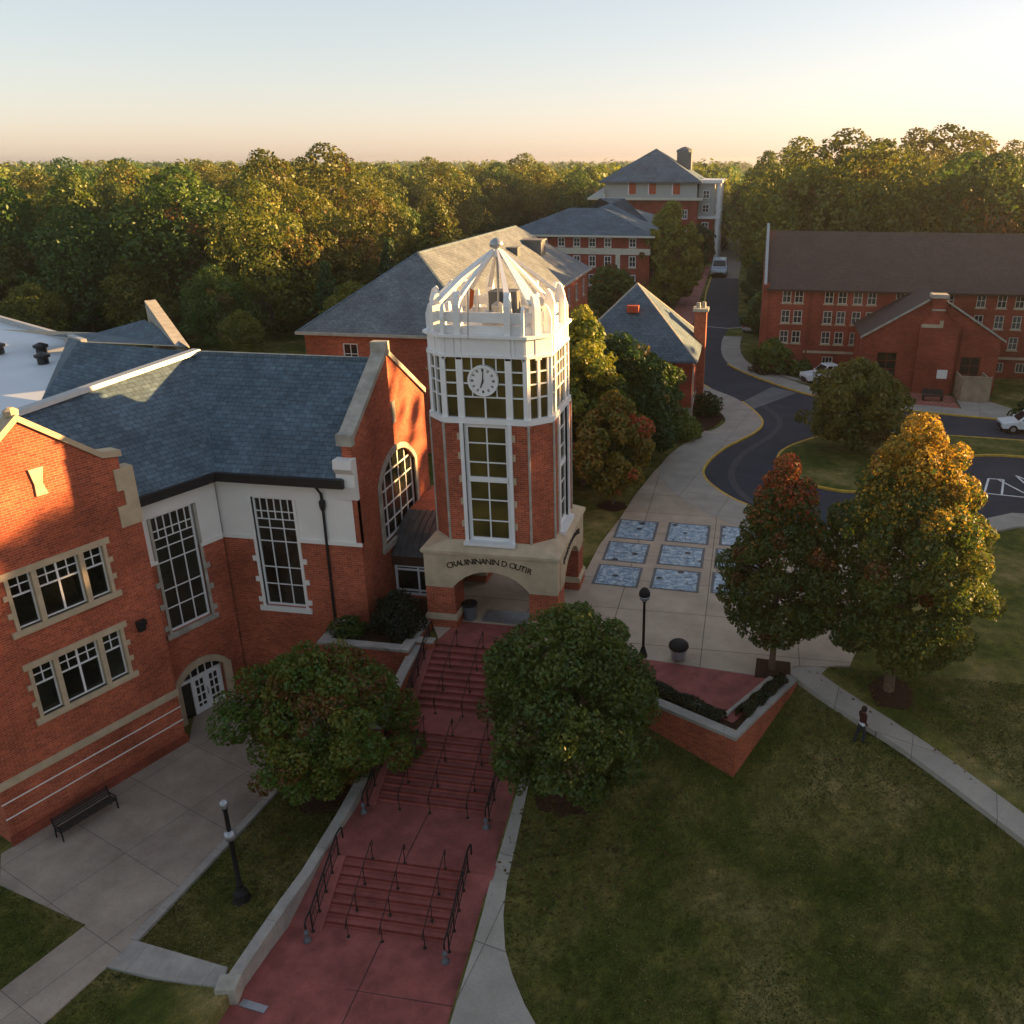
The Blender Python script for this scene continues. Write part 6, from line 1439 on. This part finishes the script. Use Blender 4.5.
# the far wood, and unseen trees added out right to cast shade: one mass
fc = [crown_data(h, r, z0, s_, 230, 1.4, pal, seed=300 + i, nl=14, turn=.0, lump=.5, rough=.03) for i, (s_, h, r, z0, pal) in enumerate(spec[:5])]
fc2 = [crown_data(h, r, z0, s_, 420, 1.05, pal, seed=320 + i, nl=18, turn=.0, lump=.5, rough=.05) for i, (s_, h, r, z0, pal) in enumerate(spec[:5])]
Cs, Ns, Ss, Cols = [], [], [], []
def far_tree(x, y, s, src):
    C, Nn, S, col = src[rt.randrange(5)]; a = rt.uniform(0, 6.28); ca, sa = math.cos(a), math.sin(a); Rm = np.array([[ca, -sa, 0], [sa, ca, 0], [0, 0, 1]]).T
    Cs.append((C @ Rm) * s + np.array([x, y, -.2])); Ns.append(Nn @ Rm); Ss.append(S * s); Cols.append(col * rt.uniform(.75, 1.25))
for i in range(5200):
    d = 190 * (2800 / 190) ** (rt.random() ** .9); a = R(rt.uniform(-42, 36) - 10)
    x = CAMP[0] + d * math.sin(a); y = CAMP[1] + d * math.cos(a)
    if blocked(x, y) or (d < 340 and near(x, y, 6.0)): continue
    far_tree(x, y, rt.uniform(.6, .98), fc2 if d < 420 else fc)
for i in range(900):
    x = rt.uniform(60, 210); y = rt.uniform(-70, 165); e_ = y + 2 - (x - 21) * .51
    if not (abs(angle(x, y)[0]) > 29) or near(x, y, 5): continue
    if x < 112 and y > 60: continue
    far_tree(x, y, (rt.uniform(.98, 1.1) if e_ > 5 else rt.uniform(.5, .6)) if x < 112 else rt.uniform(.8, 1.0), fc2)  # added shade casters, heights stepped to cover the lawn but clear the maple tops
o = leaf_object('woodland', np.concatenate(Cs), np.concatenate(Ns), np.concatenate(Ss), np.concatenate(Cols)); o['kind'] = 'stuff'
# ------------------------------------------------------------------ haze
if True:
    hz_ = MB(); hz_.box(ID, -3300, 3300, -420, 3500, -12, 27.5)
    m, nt, out = new_mat('haze air'); pv = nt.nodes.new('ShaderNodeVolumePrincipled'); pv.inputs['Color'].default_value = (.95, .93, .9, 1); pv.inputs['Density'].default_value = .0002; pv.inputs['Anisotropy'].default_value = .75
    nt.links.new(pv.outputs[0], out.inputs['Volume']); M['haze'] = m
    o = hz_.build('haze', 'haze'); o['kind'] = 'stuff'

# ------------------------------------------------------------------ grass blades and fallen leaves
rg = np.random.default_rng(77); n = 330000
X = np.concatenate([rg.uniform(6.6, 46, n), rg.uniform(-5.2, -.2, 26000), rg.uniform(-14, -4, 22000)]); Y = np.concatenate([rg.uniform(-30, -.4, n), rg.uniform(-17.5, -3.0, 26000), rg.uniform(-24, -14, 22000)])
def inside(px, py, poly):
    c = np.zeros(len(px), bool); m = len(poly)
    for i in range(m):
        (x1, y1), (x2, y2) = poly[i][:2], poly[(i + 1) % m][:2]
        if y1 == y2: continue
        c ^= ((y1 > py) != (y2 > py)) & (px < (x2 - x1) * (py - y1) / (y2 - y1) + x1)
    return c
pathp = lp; path_l, path_r = [], []
for i, p in enumerate(pathp):
    a, b = pathp[max(i - 1, 0)], pathp[min(i + 1, len(pathp) - 1)]; d_ = V((b[0] - a[0], b[1] - a[1], 0)).normalized(); path_l.append((p[0] - d_.y * .92, p[1] + d_.x * .92)); path_r.append((p[0] + d_.y * .92, p[1] - d_.x * .92))
bad = inside(X, Y, path_l + path_r[::-1])
bad |= inside(X, Y, [(6.0, -1.0), (6.4, -2.3), (14.95, -6.8), (17.5, -2.0), (18.4, .1), (6, .5)])
bad |= inside(X, Y, [(17.2, -.75), (19.8, -.25), (20.5, 2.1), (17, 2)])
bad |= inside(X, Y, [(r[0][0] - .2, r[0][1]) for r in rows] + [(r[1][0] + .04, r[1][1]) for r in rows][::-1])
bad |= inside(X, Y, [(-30, -9), (-13.1, -13.2), (-12, -14.5), (-11.9, -14.6), (-7.4, -15.7), (-8.35, -18.6), (-11.5, -24), (-9, -26), (-6.05, -19.4), (-5.5, -17.2), (-3.2, -17.4), (-1.1, -17.6), (-1.1, -16.7), (-3.3, -16.25), (-5.1, -16.0), (-4.75, -13), (-4.35, -9.5), (-3.95, -5.5), (-3.8, -2.6), (-9, 0)])
bad |= (X > -5.2) & (X < 0) & (X > np.interp(Y, [-17.3, -15.5, -14.2, -13, -12.2, -10.4, -7], [-1.0, -.9, -.75, -.5, -.36, -.26, -.15]))
dcam = np.hypot(X - CAMP[0], Y - CAMP[1]); X, Y = X[~bad], Y[~bad]
Z = np.array([ground_z(x, y) for x, y in zip(X, Y)])
m_ = len(X); C = np.stack([X, Y, Z + .03], 1); Nn = np.stack([rg.normal(size=m_), rg.normal(size=m_), rg.normal(size=m_) * .25 + .25], 1); Nn /= np.linalg.norm(Nn, axis=1)[:, None]
pt_ = (np.sin(X * .62 + 1.7 * np.sin(Y * .47 + 1)) * np.sin(Y * .8 + 1.6 * np.sin(X * .53)) * .75 + .5 * np.sin(X * 2.1 + 2 * np.sin(Y * 1.3)) * np.sin(Y * 2.6 + 2 * np.sin(X * 1.7))) + rg.normal(size=m_) * .34
GC = np.array([(.052, .08, .013), (.08, .1, .02), (.14, .13, .038), (.24, .195, .08)]); gi = np.clip(((pt_ + 1.6) / 3.2 * 4), 0, 3.99).astype(int)
o = leaf_object('grass', C, Nn, rg.uniform(.03, .07, m_), GC[gi] * rg.uniform(.7, 1.25, (m_, 1)), aspect=.35); o['kind'] = 'stuff'
q = 1500; a = rg.uniform(0, 6.28, q); cx_ = np.where(rg.random(q) < .5, 8.45, np.where(rg.random(q) < .5, 21.3, -1.75)); cy_ = np.where(cx_ == 8.45, -8.6, np.where(cx_ == 21.3, -2.4, -9.0)); rr_ = 4.6 * rg.random(q) ** .6
X = cx_ + rr_ * np.cos(a); Y = cy_ + rr_ * np.sin(a); ok = ~(((X > -.9) & (X < 6.6)) | ((X < -3.9)) | (inside(X, Y, [(6.0, -1.0), (6.4, -2.3), (14.95, -6.8), (17.5, -2.0), (18.4, .1), (6, .5)])) | ((Y > -.3) & (X > 16)))
X, Y = X[ok], Y[ok]; Z = np.array([ground_z(x, y) + .07 for x, y in zip(X, Y)]); m_ = len(X); Nn = np.stack([rg.normal(size=m_) * .25, rg.normal(size=m_) * .25, np.ones(m_)], 1); Nn /= np.linalg.norm(Nn, axis=1)[:, None]
LC = np.array([(.16, .08, .02), (.12, .05, .018), (.2, .13, .03), (.08, .045, .02)])
o = leaf_object('fallen_leaves', np.stack([X, Y, Z], 1), Nn, rg.uniform(.05, .1, m_), LC[rg.integers(0, 4, m_)]); o['kind'] = 'stuff'
